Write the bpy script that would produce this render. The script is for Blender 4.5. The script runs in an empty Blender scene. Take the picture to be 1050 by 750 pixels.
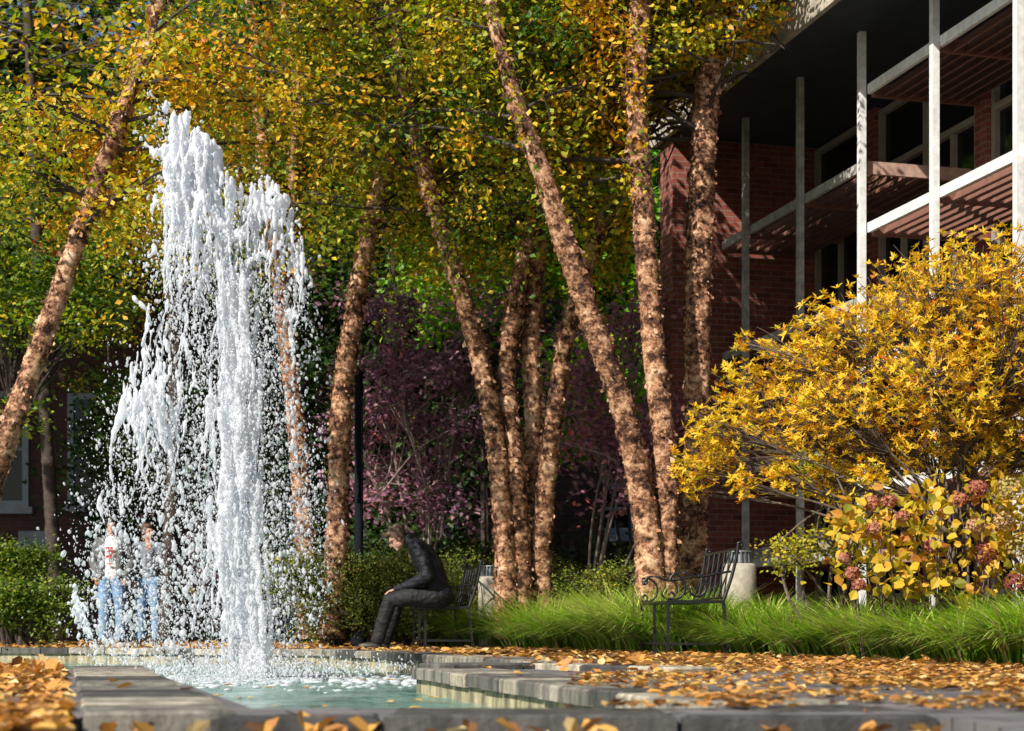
import bpy, math, random
import numpy as np
from mathutils import Vector, Matrix, noise, Quaternion
from mathutils.geometry import tessellate_polygon
R = math.radians
rng = np.random.default_rng(7); random.seed(7)
SC = bpy.context.scene; COL = SC.collection
F = 1750.0; CH = 0.22; HY = 645.0
A = R(15); DV = np.array([-math.sin(A), math.cos(A), 0]); NV = np.array([math.cos(A), math.sin(A), 0])
def P(x, y, Y): return np.array([(x-525)/F*Y, Y, CH+(HY-y)/F*Y])
def U(a, b, n=None): return rng.uniform(a, b, n)

# ------------------------------------------------------------------ mesh builder
class MB:
    def __init__(s): s.v = []; s.n = 0; s.f = []; s.t = []; s.m = []
    def add(s, v, f, tone=0.5, mi=0):
        v = np.asarray(v, float).reshape(-1, 3); f = np.asarray(f, int)
        if len(f) == 0: return
        s.v.append(v); s.f.append(f+s.n); s.n += len(v)
        s.t.append(np.broadcast_to(np.asarray(tone, float), (len(f),)).copy()); s.m.append(np.full(len(f), mi))
    def box(s, a, b, tone=0.5, mi=0):
        x0, y0, z0 = a; x1, y1, z1 = b
        v = [(x0,y0,z0),(x1,y0,z0),(x1,y1,z0),(x0,y1,z0),(x0,y0,z1),(x1,y0,z1),(x1,y1,z1),(x0,y1,z1)]
        s.add(v, [(0,3,2,1),(4,5,6,7),(0,1,5,4),(1,2,6,5),(2,3,7,6),(3,0,4,7)], tone, mi)
    def bar(s, p, q, w, h, tone=.5, up=(0,0,1), mi=0):
        p = np.array(p, float); q = np.array(q, float); d = q-p; d /= np.linalg.norm(d)
        up = np.array(up, float); sd = np.cross(d, up)
        if np.linalg.norm(sd) < 1e-4: sd = np.cross(d, (1, 0, 0))
        sd /= np.linalg.norm(sd); u = np.cross(sd, d)
        v = [e + sd*a*w/2 + u*b*h/2 for e in (p, q) for a, b in ((-1,-1),(1,-1),(1,1),(-1,1))]
        s.add(v, [(3,2,1,0),(4,5,6,7),(0,1,5,4),(1,2,6,5),(2,3,7,6),(3,0,4,7)], tone, mi)
    def tube(s, pts, rad, sides=8, tone=.5, amp=0, fr=8, cap=True, mi=0):
        pts = np.asarray(pts, float); n = len(pts); rad = np.broadcast_to(np.asarray(rad, float), (n,))
        d = np.gradient(pts, axis=0); d /= np.linalg.norm(d, axis=1)[:, None]+1e-9
        ref = np.array([1.0, 0, 0]) if abs(d[0][0]) < .8 else np.array([0, 1.0, 0])
        a = np.cross(d, ref); a /= np.linalg.norm(a, axis=1)[:, None]+1e-9; b = np.cross(d, a)
        th = np.arange(sides)*2*math.pi/sides
        dirs = a[:, None, :]*np.cos(th)[None, :, None] + b[:, None, :]*np.sin(th)[None, :, None]
        r = np.repeat(rad[:, None], sides, 1)
        if amp:
            base = pts[:, None, :] + dirs*rad[:, None, None]
            for i in range(n):
                for j in range(sides):
                    q = base[i, j]
                    k = noise.noise((q[0]*fr, q[1]*fr, q[2]*fr*1.6)) + .6*noise.noise((q[0]*fr*3, q[1]*fr*3, q[2]*fr*4))
                    r[i, j] *= 1+amp*k
        v = pts[:, None, :] + dirs*r[:, :, None]
        i = np.arange(n-1)[:, None]*sides; j = np.arange(sides)[None, :]; k = (np.arange(sides)+1)[None, :] % sides
        f = np.stack([i+j, i+k, i+sides+k, i+sides+j], -1).reshape(-1, 4)
        s.add(v.reshape(-1, 3), f, tone, mi)
        if cap:
            for e, o in ((0, 0), (n-1, 1)):
                ring = v[e]; c = pts[e]; idx = [(0, q+1, (q+1) % sides+1) if not o else (0, (q+1) % sides+1, q+1) for q in range(sides)]
                s.add(np.vstack([c[None], ring]), idx, tone, mi)
        return v
    def lathe(s, c, prof, sides=20, tone=.5, mi=0):
        c = np.array(c, float); th = np.arange(sides)*2*math.pi/sides
        v = np.array([[c[0]+r*math.cos(t), c[1]+r*math.sin(t), c[2]+z] for r, z in prof for t in th])
        n = len(prof); i = np.arange(n-1)[:, None]*sides; j = np.arange(sides)[None, :]; k = (np.arange(sides)+1)[None, :] % sides
        s.add(v, np.stack([i+j, i+k, i+sides+k, i+sides+j], -1).reshape(-1, 4), tone, mi)
    def build(s, name, mats, parent=None, smooth=False, loc=None):
        me = bpy.data.meshes.new(name); v = np.vstack(s.v).astype(np.float32)
        if loc is not None: v = v-np.array(loc, np.float32)
        cnt = np.concatenate([np.full(len(f), f.shape[1]) for f in s.f]); li = np.concatenate([f.ravel() for f in s.f])
        me.vertices.add(len(v)); me.vertices.foreach_set('co', v.ravel())
        me.loops.add(len(li)); me.loops.foreach_set('vertex_index', li.astype(np.int32))
        me.polygons.add(len(cnt)); st = np.concatenate([[0], np.cumsum(cnt)[:-1]]).astype(np.int32)
        me.polygons.foreach_set('loop_start', st)
        me.polygons.foreach_set('loop_total', cnt.astype(np.int32))
        me.polygons.foreach_set('material_index', np.concatenate(s.m).astype(np.int32))
        me.polygons.foreach_set('use_smooth', np.full(len(cnt), smooth))
        at = me.attributes.new('tone', 'FLOAT', 'FACE'); at.data.foreach_set('value', np.concatenate(s.t).astype(np.float32))
        me.update(calc_edges=True)
        for m in (mats if isinstance(mats, (list, tuple)) else [mats]): me.materials.append(m)
        o = bpy.data.objects.new(name, me); COL.objects.link(o)
        if loc is not None: o.location = loc
        if parent: o.parent = parent
        return o
def tag(o, label=None, cat=None, group=None, kind=None):
    for k, val in (('label', label), ('category', cat), ('group', group), ('kind', kind)):
        if val: o[k] = val
    return o
def thing(name, label, cat, loc=(0,0,0), rz=0, group=None):
    o = bpy.data.objects.new(name, None); COL.objects.link(o); o.location = loc; o.rotation_euler = (0, 0, rz)
    o.empty_display_size = .1
    return tag(o, label, cat, group)
def kids(mb, name, m, parent, smooth=False):
    """build in world coords under a translated empty"""
    o = mb.build(name, m, None, smooth); o.parent = parent
    o.matrix_parent_inverse = parent_matrix(parent).inverted(); return o
def parent_matrix(p):
    m = Matrix.Translation(p.location) @ p.rotation_euler.to_matrix().to_4x4()
    return parent_matrix(p.parent) @ p.matrix_parent_inverse @ m if p.parent else m
def spline(pts, step=.03):
    pts = np.asarray(pts, float); p = np.vstack([2*pts[0]-pts[1], pts, 2*pts[-1]-pts[-2]]); out = []
    for i in range(1, len(p)-2):
        n = max(2, int(np.linalg.norm(p[i+1][:3]-p[i][:3])/step))
        for t in np.arange(n)/n:
            out.append(.5*((2*p[i])+(-p[i-1]+p[i+1])*t+(2*p[i-1]-5*p[i]+4*p[i+1]-p[i+2])*t*t+(-p[i-1]+3*p[i]-3*p[i+1]+p[i+2])*t**3))
    out.append(pts[-1]); return np.array(out)

# ------------------------------------------------------------------ materials
def mat(name):
    m = bpy.data.materials.new(name); m.use_nodes = True; nt = m.node_tree; nt.nodes.clear()
    out = nt.nodes.new('ShaderNodeOutputMaterial'); return m, nt, out
def N(nt, t, ins=None, **kw):
    n = nt.nodes.new(t)
    for k, v in kw.items(): setattr(n, k, v)
    for k, v in (ins or {}).items():
        if hasattr(v, 'is_output') or isinstance(v, bpy.types.NodeSocket): nt.links.new(v, n.inputs[k])
        else: n.inputs[k].default_value = v
    return n
def c4(c): return (c[0], c[1], c[2], 1)
def ramp(nt, fac, stops, interp='LINEAR'):
    n = nt.nodes.new('ShaderNodeValToRGB'); cr = n.color_ramp; cr.interpolation = interp
    while len(cr.elements) < len(stops): cr.elements.new(.5)
    for e, (p, c) in zip(cr.elements, stops): e.position = p; e.color = c4(c)
    nt.links.new(fac, n.inputs[0]); return n.outputs[0]
def objco(nt, scale=(1, 1, 1)):
    tc = nt.nodes.new('ShaderNodeTexCoord'); mp = N(nt, 'ShaderNodeMapping', {'Vector': tc.outputs['Object'], 'Scale': scale}); return mp.outputs[0]
def noisef(nt, co, sc, det=4, rough=.6): return N(nt, 'ShaderNodeTexNoise', {'Vector': co, 'Scale': sc, 'Detail': det, 'Roughness': rough}).outputs[0]
def mixc(nt, f, a, b, mode='MIX'):
    n = nt.nodes.new('ShaderNodeMix'); n.data_type = 'RGBA'; n.blend_type = mode
    for s, v in ((0, f), (6, a), (7, b)):
        if isinstance(v, bpy.types.NodeSocket): nt.links.new(v, n.inputs[s])
        else: n.inputs[s].default_value = v if s == 0 else c4(v)
    return n.outputs[2]
def bumpn(nt, h, st=.4, dist=.02): return N(nt, 'ShaderNodeBump', {'Height': h, 'Strength': st, 'Distance': dist}).outputs[0]
def leafmat(name, stops, trans=.35, rough=.5):
    m, nt, out = mat(name); at = N(nt, 'ShaderNodeAttribute', attribute_name='tone'); c = ramp(nt, at.outputs['Fac'], stops)
    p = N(nt, 'ShaderNodeBsdfPrincipled', {'Base Color': c, 'Roughness': rough, 'Specular IOR Level': .35})
    hs = N(nt, 'ShaderNodeHueSaturation', {'Color': c, 'Saturation': 1.1, 'Value': 1.15})
    t = N(nt, 'ShaderNodeBsdfTranslucent', {'Color': hs.outputs[0]})
    mx = N(nt, 'ShaderNodeMixShader', {0: trans, 1: p.outputs[0], 2: t.outputs[0]}); nt.links.new(mx.outputs[0], out.inputs[0]); return m
def simple(name, c, rough=.6, metal=0, var=.0, sc=6, bump=0, spec=.5):
    m, nt, out = mat(name); p = N(nt, 'ShaderNodeBsdfPrincipled', {'Base Color': c4(c), 'Roughness': rough, 'Metallic': metal, 'Specular IOR Level': spec})
    if var:
        nz = noisef(nt, objco(nt), sc, 6, .65)
        nt.links.new(ramp(nt, nz, [(.3, [x*(1-var) for x in c]), (.7, [min(1, x*(1+var*.6)) for x in c])]), p.inputs['Base Color'])
        if bump: nt.links.new(bumpn(nt, nz, bump, .01), p.inputs['Normal'])
    nt.links.new(p.outputs[0], out.inputs[0]); return m

M = {}
M['birch_leaf'] = leafmat('birch_leaf', [(0, (.035, .10, .012)), (.2, (.13, .24, .02)), (.4, (.42, .43, .035)), (.6, (.74, .52, .035)), (.8, (.80, .34, .025)), (1, (.32, .10, .015))], .4)
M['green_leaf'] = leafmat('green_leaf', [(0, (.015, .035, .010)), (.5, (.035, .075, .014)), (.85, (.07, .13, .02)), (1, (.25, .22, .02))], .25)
M['maple_leaf'] = leafmat('maple_leaf', [(0, (.10, .28, .02)), (.6, (.24, .50, .045)), (1, (.55, .58, .05))], .5)
M['purple_leaf'] = leafmat('purple_leaf', [(0, (.10, .045, .08)), (.4, (.28, .13, .20)), (.75, (.60, .30, .36)), (1, (.68, .18, .16))], .35)
M['juniper_leaf'] = leafmat('juniper_leaf', [(0, (.05, .09, .015)), (.5, (.16, .20, .03)), (.9, (.34, .34, .045)), (1, (.60, .42, .03))], .25)
M['bright_shrub_leaf'] = leafmat('bright_shrub_leaf', [(0, (.06, .12, .015)), (.6, (.18, .27, .03)), (1, (.42, .42, .05))], .35)
M['yellow_leaf'] = leafmat('yellow_leaf', [(0, (.46, .42, .02)), (.3, (.84, .58, .03)), (.7, (.92, .60, .05)), (.9, (.82, .36, .02)), (1, (.6, .15, .02))], .4)
M['hydrangea_leaf'] = leafmat('hydrangea_leaf', [(0, (.22, .22, .02)), (.35, (.55, .42, .03)), (.7, (.72, .42, .04)), (1, (.45, .17, .03))], .35)
M['flower'] = leafmat('flower', [(0, (.16, .03, .03)), (.45, (.42, .13, .08)), (.75, (.52, .28, .17)), (1, (.42, .36, .12))], .25, .7)
M['grass'] = leafmat('grass', [(0, (.42, .32, .17)), (.12, (.12, .22, .02)), (.4, (.17, .37, .03)), (.7, (.40, .60, .065)), (1, (.66, .68, .20))], .35, .4)
M['fallen'] = leafmat('fallen', [(0, (.10, .05, .025)), (.3, (.30, .14, .05)), (.55, (.58, .27, .07)), (.8, (.70, .40, .09)), (1, (.72, .56, .26))], .2, .55)
def barkmat():
    m, nt, out = mat('birch_bark'); co = objco(nt, (1, 1, 1.25))
    n1 = noisef(nt, co, 3.4, 8, .74); n2 = noisef(nt, co, 15, 7, .75)
    mm = N(nt, 'ShaderNodeMath', {0: n1, 1: n2}, operation='ADD'); mm2 = N(nt, 'ShaderNodeMath', {0: mm.outputs[0], 1: .5}, operation='MULTIPLY')
    c = ramp(nt, mm2.outputs[0], [(.42, (.022, .011, .008)), (.472, (.12, .055, .033)), (.513, (.37, .18, .095)), (.56, (.63, .38, .225)), (.65, (.84, .64, .46))])
    p = N(nt, 'ShaderNodeBsdfPrincipled', {'Base Color': c, 'Roughness': .8, 'Specular IOR Level': .2, 'Normal': bumpn(nt, mm2.outputs[0], .9, .05)})
    nt.links.new(p.outputs[0], out.inputs[0]); return m
M['bark'] = barkmat()
M['peel'] = leafmat('bark_peel', [(0, (.05, .022, .015)), (.4, (.24, .10, .055)), (.7, (.50, .25, .14)), (1, (.72, .48, .33))], .2, .8)
M['dark_bark'] = simple('dark_bark', (.06, .042, .032), .85, var=.6, sc=30, bump=.5)
M['grey_bark'] = simple('grey_bark', (.30, .24, .20), .8, var=.5, sc=40, bump=.4)
M['shrub_bark'] = simple('shrub_bark', (.13, .095, .075), .8, var=.6, sc=40, bump=.4)
def brickmat(name, c1, c2, mortar):
    m, nt, out = mat(name); tc = nt.nodes.new('ShaderNodeTexCoord'); sp = N(nt, 'ShaderNodeSeparateXYZ', {0: tc.outputs['Object']})
    ad = N(nt, 'ShaderNodeMath', {0: sp.outputs[0], 1: sp.outputs[1]}, operation='ADD'); cb = N(nt, 'ShaderNodeCombineXYZ', {0: ad.outputs[0], 1: sp.outputs[2]})
    br = N(nt, 'ShaderNodeTexBrick', {'Vector': cb.outputs[0], 'Color1': c4(c1), 'Color2': c4(c2), 'Mortar': c4(mortar), 'Scale': 1, 'Mortar Size': .006, 'Mortar Smooth': .2, 'Bias': 0, 'Brick Width': .21, 'Row Height': .072})
    nz = noisef(nt, objco(nt), 9, 6); c = mixc(nt, .6, br.outputs[0], ramp(nt, nz, [(.3, (.45,)*3), (.7, (1.2,)*3)]), 'MULTIPLY')
    p = N(nt, 'ShaderNodeBsdfPrincipled', {'Base Color': c, 'Roughness': .85, 'Normal': bumpn(nt, br.outputs[1], -.6, .006)})
    nt.links.new(p.outputs[0], out.inputs[0]); return m
M['brick'] = brickmat('brick', (.33, .085, .055), (.17, .045, .035), (.28, .2, .17))
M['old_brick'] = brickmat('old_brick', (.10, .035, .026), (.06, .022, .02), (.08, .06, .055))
def stonemat(name, c, streak=True, sc=3):
    m, nt, out = mat(name); at = N(nt, 'ShaderNodeAttribute', attribute_name='tone')
    co = objco(nt, (1, 1, .25)); n1 = noisef(nt, co, 9, 7, .7); n2 = noisef(nt, objco(nt), 45, 4, .6)
    base = ramp(nt, n1, [(.32, [x*.16 for x in c]), (.46, [x*.55 for x in c]), (.58, c), (.72, [min(1, x*1.35) for x in c])])
    base = mixc(nt, .5, base, ramp(nt, n2, [(.3, (.5,)*3), (.7, (1.25,)*3)]), 'MULTIPLY')
    base = mixc(nt, 1, base, ramp(nt, at.outputs['Fac'], [(0, (.16, .16, .17)), (.35, (.42, .42, .42)), (.6, (.9, .87, .82)), (1, (1.7, 1.6, 1.35))]), 'MULTIPLY')
    p = N(nt, 'ShaderNodeBsdfPrincipled', {'Base Color': base, 'Roughness': .7, 'Normal': bumpn(nt, n2, .5, .01)})
    nt.links.new(p.outputs[0], out.inputs[0]); return m
M['stone'] = stonemat('coping_stone', (.34, .32, .28))
M['poolwall'] = stonemat('pool_wall_stone', (.42, .38, .25))
def groundmat():
    m, nt, out = mat('paving_ground'); tc = nt.nodes.new('ShaderNodeTexCoord')
    br = N(nt, 'ShaderNodeTexBrick', {'Vector': N(nt, 'ShaderNodeMapping', {'Vector': tc.outputs['Object'], 'Rotation': (0, 0, -A)}).outputs[0], 'Color1': (.20, .19, .19, 1), 'Color2': (.12, .12, .13, 1), 'Mortar': (.04, .035, .03, 1), 'Scale': 1, 'Mortar Size': .008, 'Brick Width': .4, 'Row Height': .2})
    nz = noisef(nt, objco(nt), 2.5, 8, .65); c = mixc(nt, .7, br.outputs[0], ramp(nt, nz, [(.3, (.4,)*3), (.7, (1.3, 1.25, 1.2))]), 'MULTIPLY')
    sp = N(nt, 'ShaderNodeSeparateXYZ', {0: tc.outputs['Object']})
    # soil beyond the paving (line parallel to the facade, w = x cos + y sin)
    dt = N(nt, 'ShaderNodeVectorMath', {0: tc.outputs['Object'], 1: (math.cos(A), math.sin(A), 0)}, operation='DOT_PRODUCT')
    f = ramp(nt, N(nt, 'ShaderNodeMapRange', {0: dt.outputs['Value'], 1: 5.0, 2: 5.15}).outputs[0], [(0, (0,)*3), (1, (1,)*3)])
    c = mixc(nt, f, c, ramp(nt, nz, [(.3, (.025, .016, .010)), (.7, (.09, .06, .035))]))
    p = N(nt, 'ShaderNodeBsdfPrincipled', {'Base Color': c, 'Roughness': .8, 'Normal': bumpn(nt, nz, .4, .02)})
    nt.links.new(p.outputs[0], out.inputs[0]); return m
M['ground'] = groundmat()
def watermat():
    m, nt, out = mat('pool_water'); co = objco(nt); n1 = noisef(nt, objco(nt, (1, .55, 1)), 5.5, 5, .62); n2 = noisef(nt, co, 2.2, 4, .6)
    c = ramp(nt, n2, [(.35, (.10, .22, .19)), (.5, (.20, .40, .34)), (.66, (.34, .52, .46))])
    p = N(nt, 'ShaderNodeBsdfPrincipled', {'Base Color': c, 'Roughness': .12, 'IOR': 1.33, 'Transmission Weight': .25, 'Normal': bumpn(nt, n1, .9, .05)})
    nt.links.new(p.outputs[0], out.inputs[0]); return m
M['water'] = watermat()
def spraymat(name, tr, base=(.87, .89, .93)):
    m, nt, out = mat(name); nz = noisef(nt, objco(nt, (1, 1, .4)), 30, 4)
    p = N(nt, 'ShaderNodeBsdfPrincipled', {'Base Color': c4(base), 'Roughness': .35, 'IOR': 1.33, 'Specular IOR Level': .4, 'Normal': bumpn(nt, nz, .15, .01)})
    t = N(nt, 'ShaderNodeBsdfTranslucent', {'Color': c4(base)}); mx = N(nt, 'ShaderNodeMixShader', {0: .45, 1: p.outputs[0], 2: t.outputs[0]})
    tp = nt.nodes.new('ShaderNodeBsdfTransparent'); m2 = N(nt, 'ShaderNodeMixShader', {0: tr, 1: mx.outputs[0], 2: tp.outputs[0]})
    nt.links.new(m2.outputs[0], out.inputs[0]); return m
M['foam'] = spraymat('white_water', .25); M['drop'] = spraymat('water_drop', .42)
M['white_metal'] = simple('painted_metal', (.74, .74, .72), .5, var=.25, sc=14)
M['worn_metal'] = simple('worn_painted_metal', (.42, .41, .37), .7, var=.5, sc=10)
M['brown_metal'] = simple('brown_louvre', (.20, .095, .07), .5, var=.3, sc=14)
M['pink_metal'] = simple('faded_beam', (.46, .29, .23), .6, var=.3, sc=14)
M['fascia'] = simple('weathered_fascia', (.45, .40, .33), .8, var=.5, sc=5)
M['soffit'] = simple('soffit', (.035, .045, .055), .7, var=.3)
M['frame'] = simple('window_frame', (.34, .31, .26), .6, var=.2)
M['old_frame'] = simple('old_window_frame', (.26, .30, .34), .6, var=.25)
M['glass'] = simple('window_glass', (.012, .015, .016), .05, spec=.25)
M['concrete'] = simple('concrete', (.38, .34, .27), .9, var=.35, sc=20, bump=.4)
M['cap_metal'] = simple('cast_metal', (.22, .23, .24), .45, metal=.6, var=.3)
M['iron'] = simple('black_iron', (.012, .012, .014), .35, var=.3, sc=60, bump=.2)
M['pole'] = simple('lamp_pole', (.006, .008, .012), .85, spec=.1)
M['skin'] = simple('skin', (.58, .32, .23), .5, var=.1)
M['black_jacket'] = simple('black_jacket', (.009, .010, .014), .62, var=.4, sc=30, bump=.8, spec=.3)
M['black_trousers'] = simple('black_trousers', (.007, .0065, .007), .75, var=.3, sc=14, bump=.4)
M['grey_jacket'] = simple('grey_jacket', (.12, .12, .125), .8, var=.25, sc=14, bump=.4)
M['grey_top'] = simple('grey_top', (.16, .18, .22), .8, var=.2, sc=14, bump=.4)
M['jeans'] = simple('light_jeans', (.20, .33, .52), .85, var=.35, sc=8, bump=.4)
M['tshirt'] = simple('white_tshirt', (.75, .74, .72), .8, var=.1)
M['red_print'] = simple('red_print', (.45, .03, .04), .8)
M['brown_hair'] = simple('brown_hair', (.10, .05, .028), .5, var=.5, sc=60, bump=.6)
M['dark_hair'] = simple('dark_hair', (.03, .02, .015), .5, var=.5, sc=60, bump=.6)
M['shoe'] = simple('shoe_leather', (.03, .025, .022), .5)
M['phone'] = simple('phone_black', (.02, .02, .025), .2)

# ------------------------------------------------------------------ leaves
def basis(nrm):
    nrm = nrm/(np.linalg.norm(nrm, axis=1)[:, None]+1e-9)
    r = rng.normal(size=nrm.shape); a = r-(r*nrm).sum(1)[:, None]*nrm; a /= np.linalg.norm(a, axis=1)[:, None]+1e-9
    return nrm, a, np.cross(nrm, a)
SHAPES = {
 'rhomb': ([(0,0,0),(.42,.34,.06),(1,0,0),(.42,-.34,.06)], [(0,1,2),(0,2,3)]),
 'narrow': ([(0,0,0),(.5,.17,.05),(1,0,-.08),(.5,-.17,.05)], [(0,1,2),(0,2,3)]),
 'broad': ([(0,0,0),(.18,.30,.05),(.55,.38,.07),(1,0,-.04),(.55,-.38,.07),(.18,-.30,.05)], [(0,1,2,3),(0,3,4,5)]),
 'curl': ([(0,0,0),(.2,.30,.16),(.65,.30,.20),(1,0,.06),(.65,-.30,.16),(.2,-.30,.10)], [(0,1,2,3),(0,3,4,5)]),
}
def leaves(mb, c, size, tone, shape='rhomb', nrm=None, adir=None, up=.35, mi=0):
    c = np.asarray(c); n = len(c)
    if n == 0: return
    if nrm is None: nrm = rng.normal(size=(n, 3)); nrm[:, 2] = np.abs(nrm[:, 2])+up; nrm[:, 1] -= .25
    nn, a, b = basis(nrm)
    if adir is not None:
        a = np.asarray(adir, float); a = a/(np.linalg.norm(a, axis=1)[:, None]+1e-9); b = np.cross(nn, a); b /= np.linalg.norm(b, axis=1)[:, None]+1e-9; nn = np.cross(a, b)
    sv, sf = SHAPES[shape]; sv = np.array(sv); k = len(sv); size = np.broadcast_to(size, (n,))
    wob = 1+rng.normal(0, .08, (n, k, 1))
    v = c[:, None, :] + size[:, None, None]*wob*(sv[None, :, 0:1]*a[:, None, :]+sv[None, :, 1:2]*b[:, None, :]+sv[None, :, 2:3]*nn[:, None, :])
    f = (np.arange(n)[:, None, None]*k+np.array(sf)[None]).reshape(-1, len(sf[0]))
    mb.add(v.reshape(-1, 3), f, np.repeat(np.broadcast_to(tone, (n,)), len(sf)), mi)
def flakes(mb, ring, n, zmin=0):
    """curled bark peels on a tube ring grid"""
    m, s, _ = ring.shape; i = rng.integers(1, m-1, n); j = rng.integers(0, s, n)
    p = ring[i, j]; c = ring[i].mean(1); nr = p-c; nr /= np.linalg.norm(nr, axis=1)[:, None]+1e-9
    tdir = ring[np.minimum(i+1, m-1), j]-ring[i-1, j]; tdir /= np.linalg.norm(tdir, axis=1)[:, None]+1e-9
    side = np.cross(nr, tdir); sz = (.010+.035*U(0, 1, n)**2)[:, None]; curl = U(.2, .9, n)[:, None]*sz
    sg = rng.choice([-1, 1], n)[:, None]; w = sz*U(.7, 2.0, n)[:, None]
    a = p-tdir*w*.5+nr*.001; b = p+tdir*w*.5*U(.6, 1.1, n)[:, None]+nr*.001
    a2 = a+side*sg*sz*.6+nr*curl*.35; b2 = b+side*sg*sz*.6+nr*curl*.35-tdir*w*U(.1, .35, n)[:, None]
    a3 = a2+side*sg*sz*.3+nr*curl*.7; b3 = b2+side*sg*sz*.2+nr*curl*.8-tdir*w*U(.2, .4, n)[:, None]
    v = np.stack([a, b, a2, b2, a3, b3], 1).reshape(-1, 3); k = np.arange(n)[:, None]*6
    f = np.concatenate([k+np.array([[0, 2, 3, 1]]), k+np.array([[2, 4, 5, 3]])]); t = U(0, 1, n)
    mb.add(v, f, np.concatenate([t, t]), 1)

# ------------------------------------------------------------------ setting: ground, pool
ZW = -.127
pool = [(-.72,4.72),(-2.1,9.6),(-13,6.7),(-13,19.0),(-5.25,17.6),(-3.6,16.9),(-1.9,15.9),(-1.15,14.3),(-.45,12.2),(-.02,10.8),(.18,9.75),(-.52,9.3),(.63,4.72)]
big = [(-90,-20),(1.09,-20),(1.09,4.4),(-90,4.4)]
outer = [(1.09,-20),(90,-20),(90,140),(-90,140),(-90,-20),(-1.13,-20),(-1.13,4.4),(1.09,4.4)]
def poly_sheet(loops, z):
    l3 = [[Vector((x, y, 0)) for x, y in L] for L in loops]; tri = tessellate_polygon(l3); pts = [q for L in loops for q in L]
    out = []
    for t in tri:
        a, b, c = [np.array(pts[i]) for i in t]
        if np.cross(b-a, c-a) < 0: t = (t[0], t[2], t[1])
        out.append(tuple(t))
    return np.array([(x, y, z) for x, y in pts]), out
mb = MB()
# ring-shaped ground: the rim of the pool is cut out
mb.add(*poly_sheet([outer, pool[::-1]], 0), .5)
mb.add([(1.09,-20,0),(1.09,4.4,0),(1.09,4.4,-.1),(1.09,-20,-.1),(-1.13,4.4,0),(-1.13,4.4,-.1),(-1.13,-20,0),(-1.13,-20,-.1)], [(0,1,2,3),(1,4,5,2),(4,6,7,5)], .5)
tag(mb.build('paved_ground', M['ground']), kind='structure')
mb = MB(); mb.add([(x, y, -.095) for x, y in [(-1.13,-20),(1.09,-20),(1.09,4.4),(-1.13,4.4)]], [(0,1,2,3)], .5)
tag(mb.build('lower_path', M['ground']), kind='structure')
# water
gx = np.linspace(-13.2, 1.0, 142); gy = np.linspace(4.6, 19.2, 146); X, Y = np.meshgrid(gx, gy)
jet = np.array([P(258, 698, 11.5)[0], 11.5])
rr = np.hypot(X-jet[0], Y-jet[1]); Z = ZW+.007*np.sin(rr*15)*np.exp(-rr*.35)+.006*np.sin(X*9+Y*5)*np.sin(Y*6-X*3)
Z = np.minimum(Z, -.1); v = np.stack([X, Y, Z], -1).reshape(-1, 3); ny, nx = X.shape
i = np.arange(ny-1)[:, None]*nx; j = np.arange(nx-1)[None]
mb = MB(); mb.add(v, np.stack([i+j, i+j+1, i+nx+j+1, i+nx+j], -1).reshape(-1, 4)); tag(mb.build('water', M['water'], smooth=True), kind='structure')
# pool: walls, floor, coping
pt = thing('fountain_pool', 'stone edged rectangular fountain pool with weathered grey coping and a narrow channel in front', 'pool', (-2, 11, -.5))
mb = MB(); L = [np.array(q) for q in pool]
for k in range(len(L)):
    a, b = L[k], L[(k+1) % len(L)]; mb.add([(a[0],a[1],-.6),(b[0],b[1],-.6),(b[0],b[1],-.002),(a[0],a[1],-.002)], [(0,1,2,3)], .7)
kids(mb, 'pool_wall', M['poolwall'], pt)
mb = MB(); mb.add(*poly_sheet([pool], -.6)); kids(mb, 'pool_floor', simple('pool_floor_paint', (.28, .5, .42), .8, var=.3), pt)
def coping(mb, pts, w, over=.03, th=.055, z=.006, slab=.42, side=1):
    """stones along an edge polyline; side +1 puts them on the right of the direction"""
    for (a, b) in zip(pts[:-1], pts[1:]):
        a = np.array(a); b = np.array(b); Ln = np.linalg.norm(b-a); d = (b-a)/Ln; nrm = np.array([d[1], -d[0]])*side
        n = max(1, round(Ln/slab)); q = 0; cuts = np.linspace(0, Ln, n+1); cuts[1:-1] += U(-.05, .05, n-1)*slab/.42
        for s0, s1 in zip(cuts[:-1], cuts[1:]):
            dz = U(-.004, .004); g = .007; o2 = U(-.006, .006); p = [a+d*(s0+g)-nrm*(over+o2), a+d*(s1-g)-nrm*(over+o2), a+d*(s1-g)+nrm*w, a+d*(s0+g)+nrm*w]
            c = sum(p)/4; zt = z+dz; bev = .008; t = U(0, 1)
            top = [(*(c+(x-c)*(1-bev*2/ max(w, .2))), zt) for x in p]; mid = [(*x, zt-bev) for x in p]; bot = [(*x, zt-th) for x in p]
            fs = [(0,1,2,3)]+[(4+k, 4+(k+1) % 4, (k+1) % 4, k) for k in range(4)]+[(8+k, 8+(k+1) % 4, 4+(k+1) % 4, 4+k) for k in range(4)]+[(11,10,9,8)]
            mb.add(top+mid+bot, fs, t)
mb = MB()
coping(mb, [(-.72,4.345),(-2.1,9.6)], .36, .02, .11, .014, .42, -1)
coping(mb, [(.70,4.45),(-.52,9.3)], .36, .03, .06, .008, .33, 1)
coping(mb, [(-1.12,4.60),(1.09,4.60)], .26, .10, .10, .0, .75, 1)
coping(mb, [(-13,19.0),(-5.25,17.6),(-3.6,16.9),(-1.9,15.9),(-1.15,14.3),(-.45,12.2),(-.02,10.8),(.18,9.75),(-.50,9.32)], .35, .03, .06, .03, .5, -1)
coping(mb, [(.10,9.35),(.80,8.1)], .22, .0, .05, .035, .5, -1)
kids(mb, 'coping', M['stone'], pt)

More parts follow.
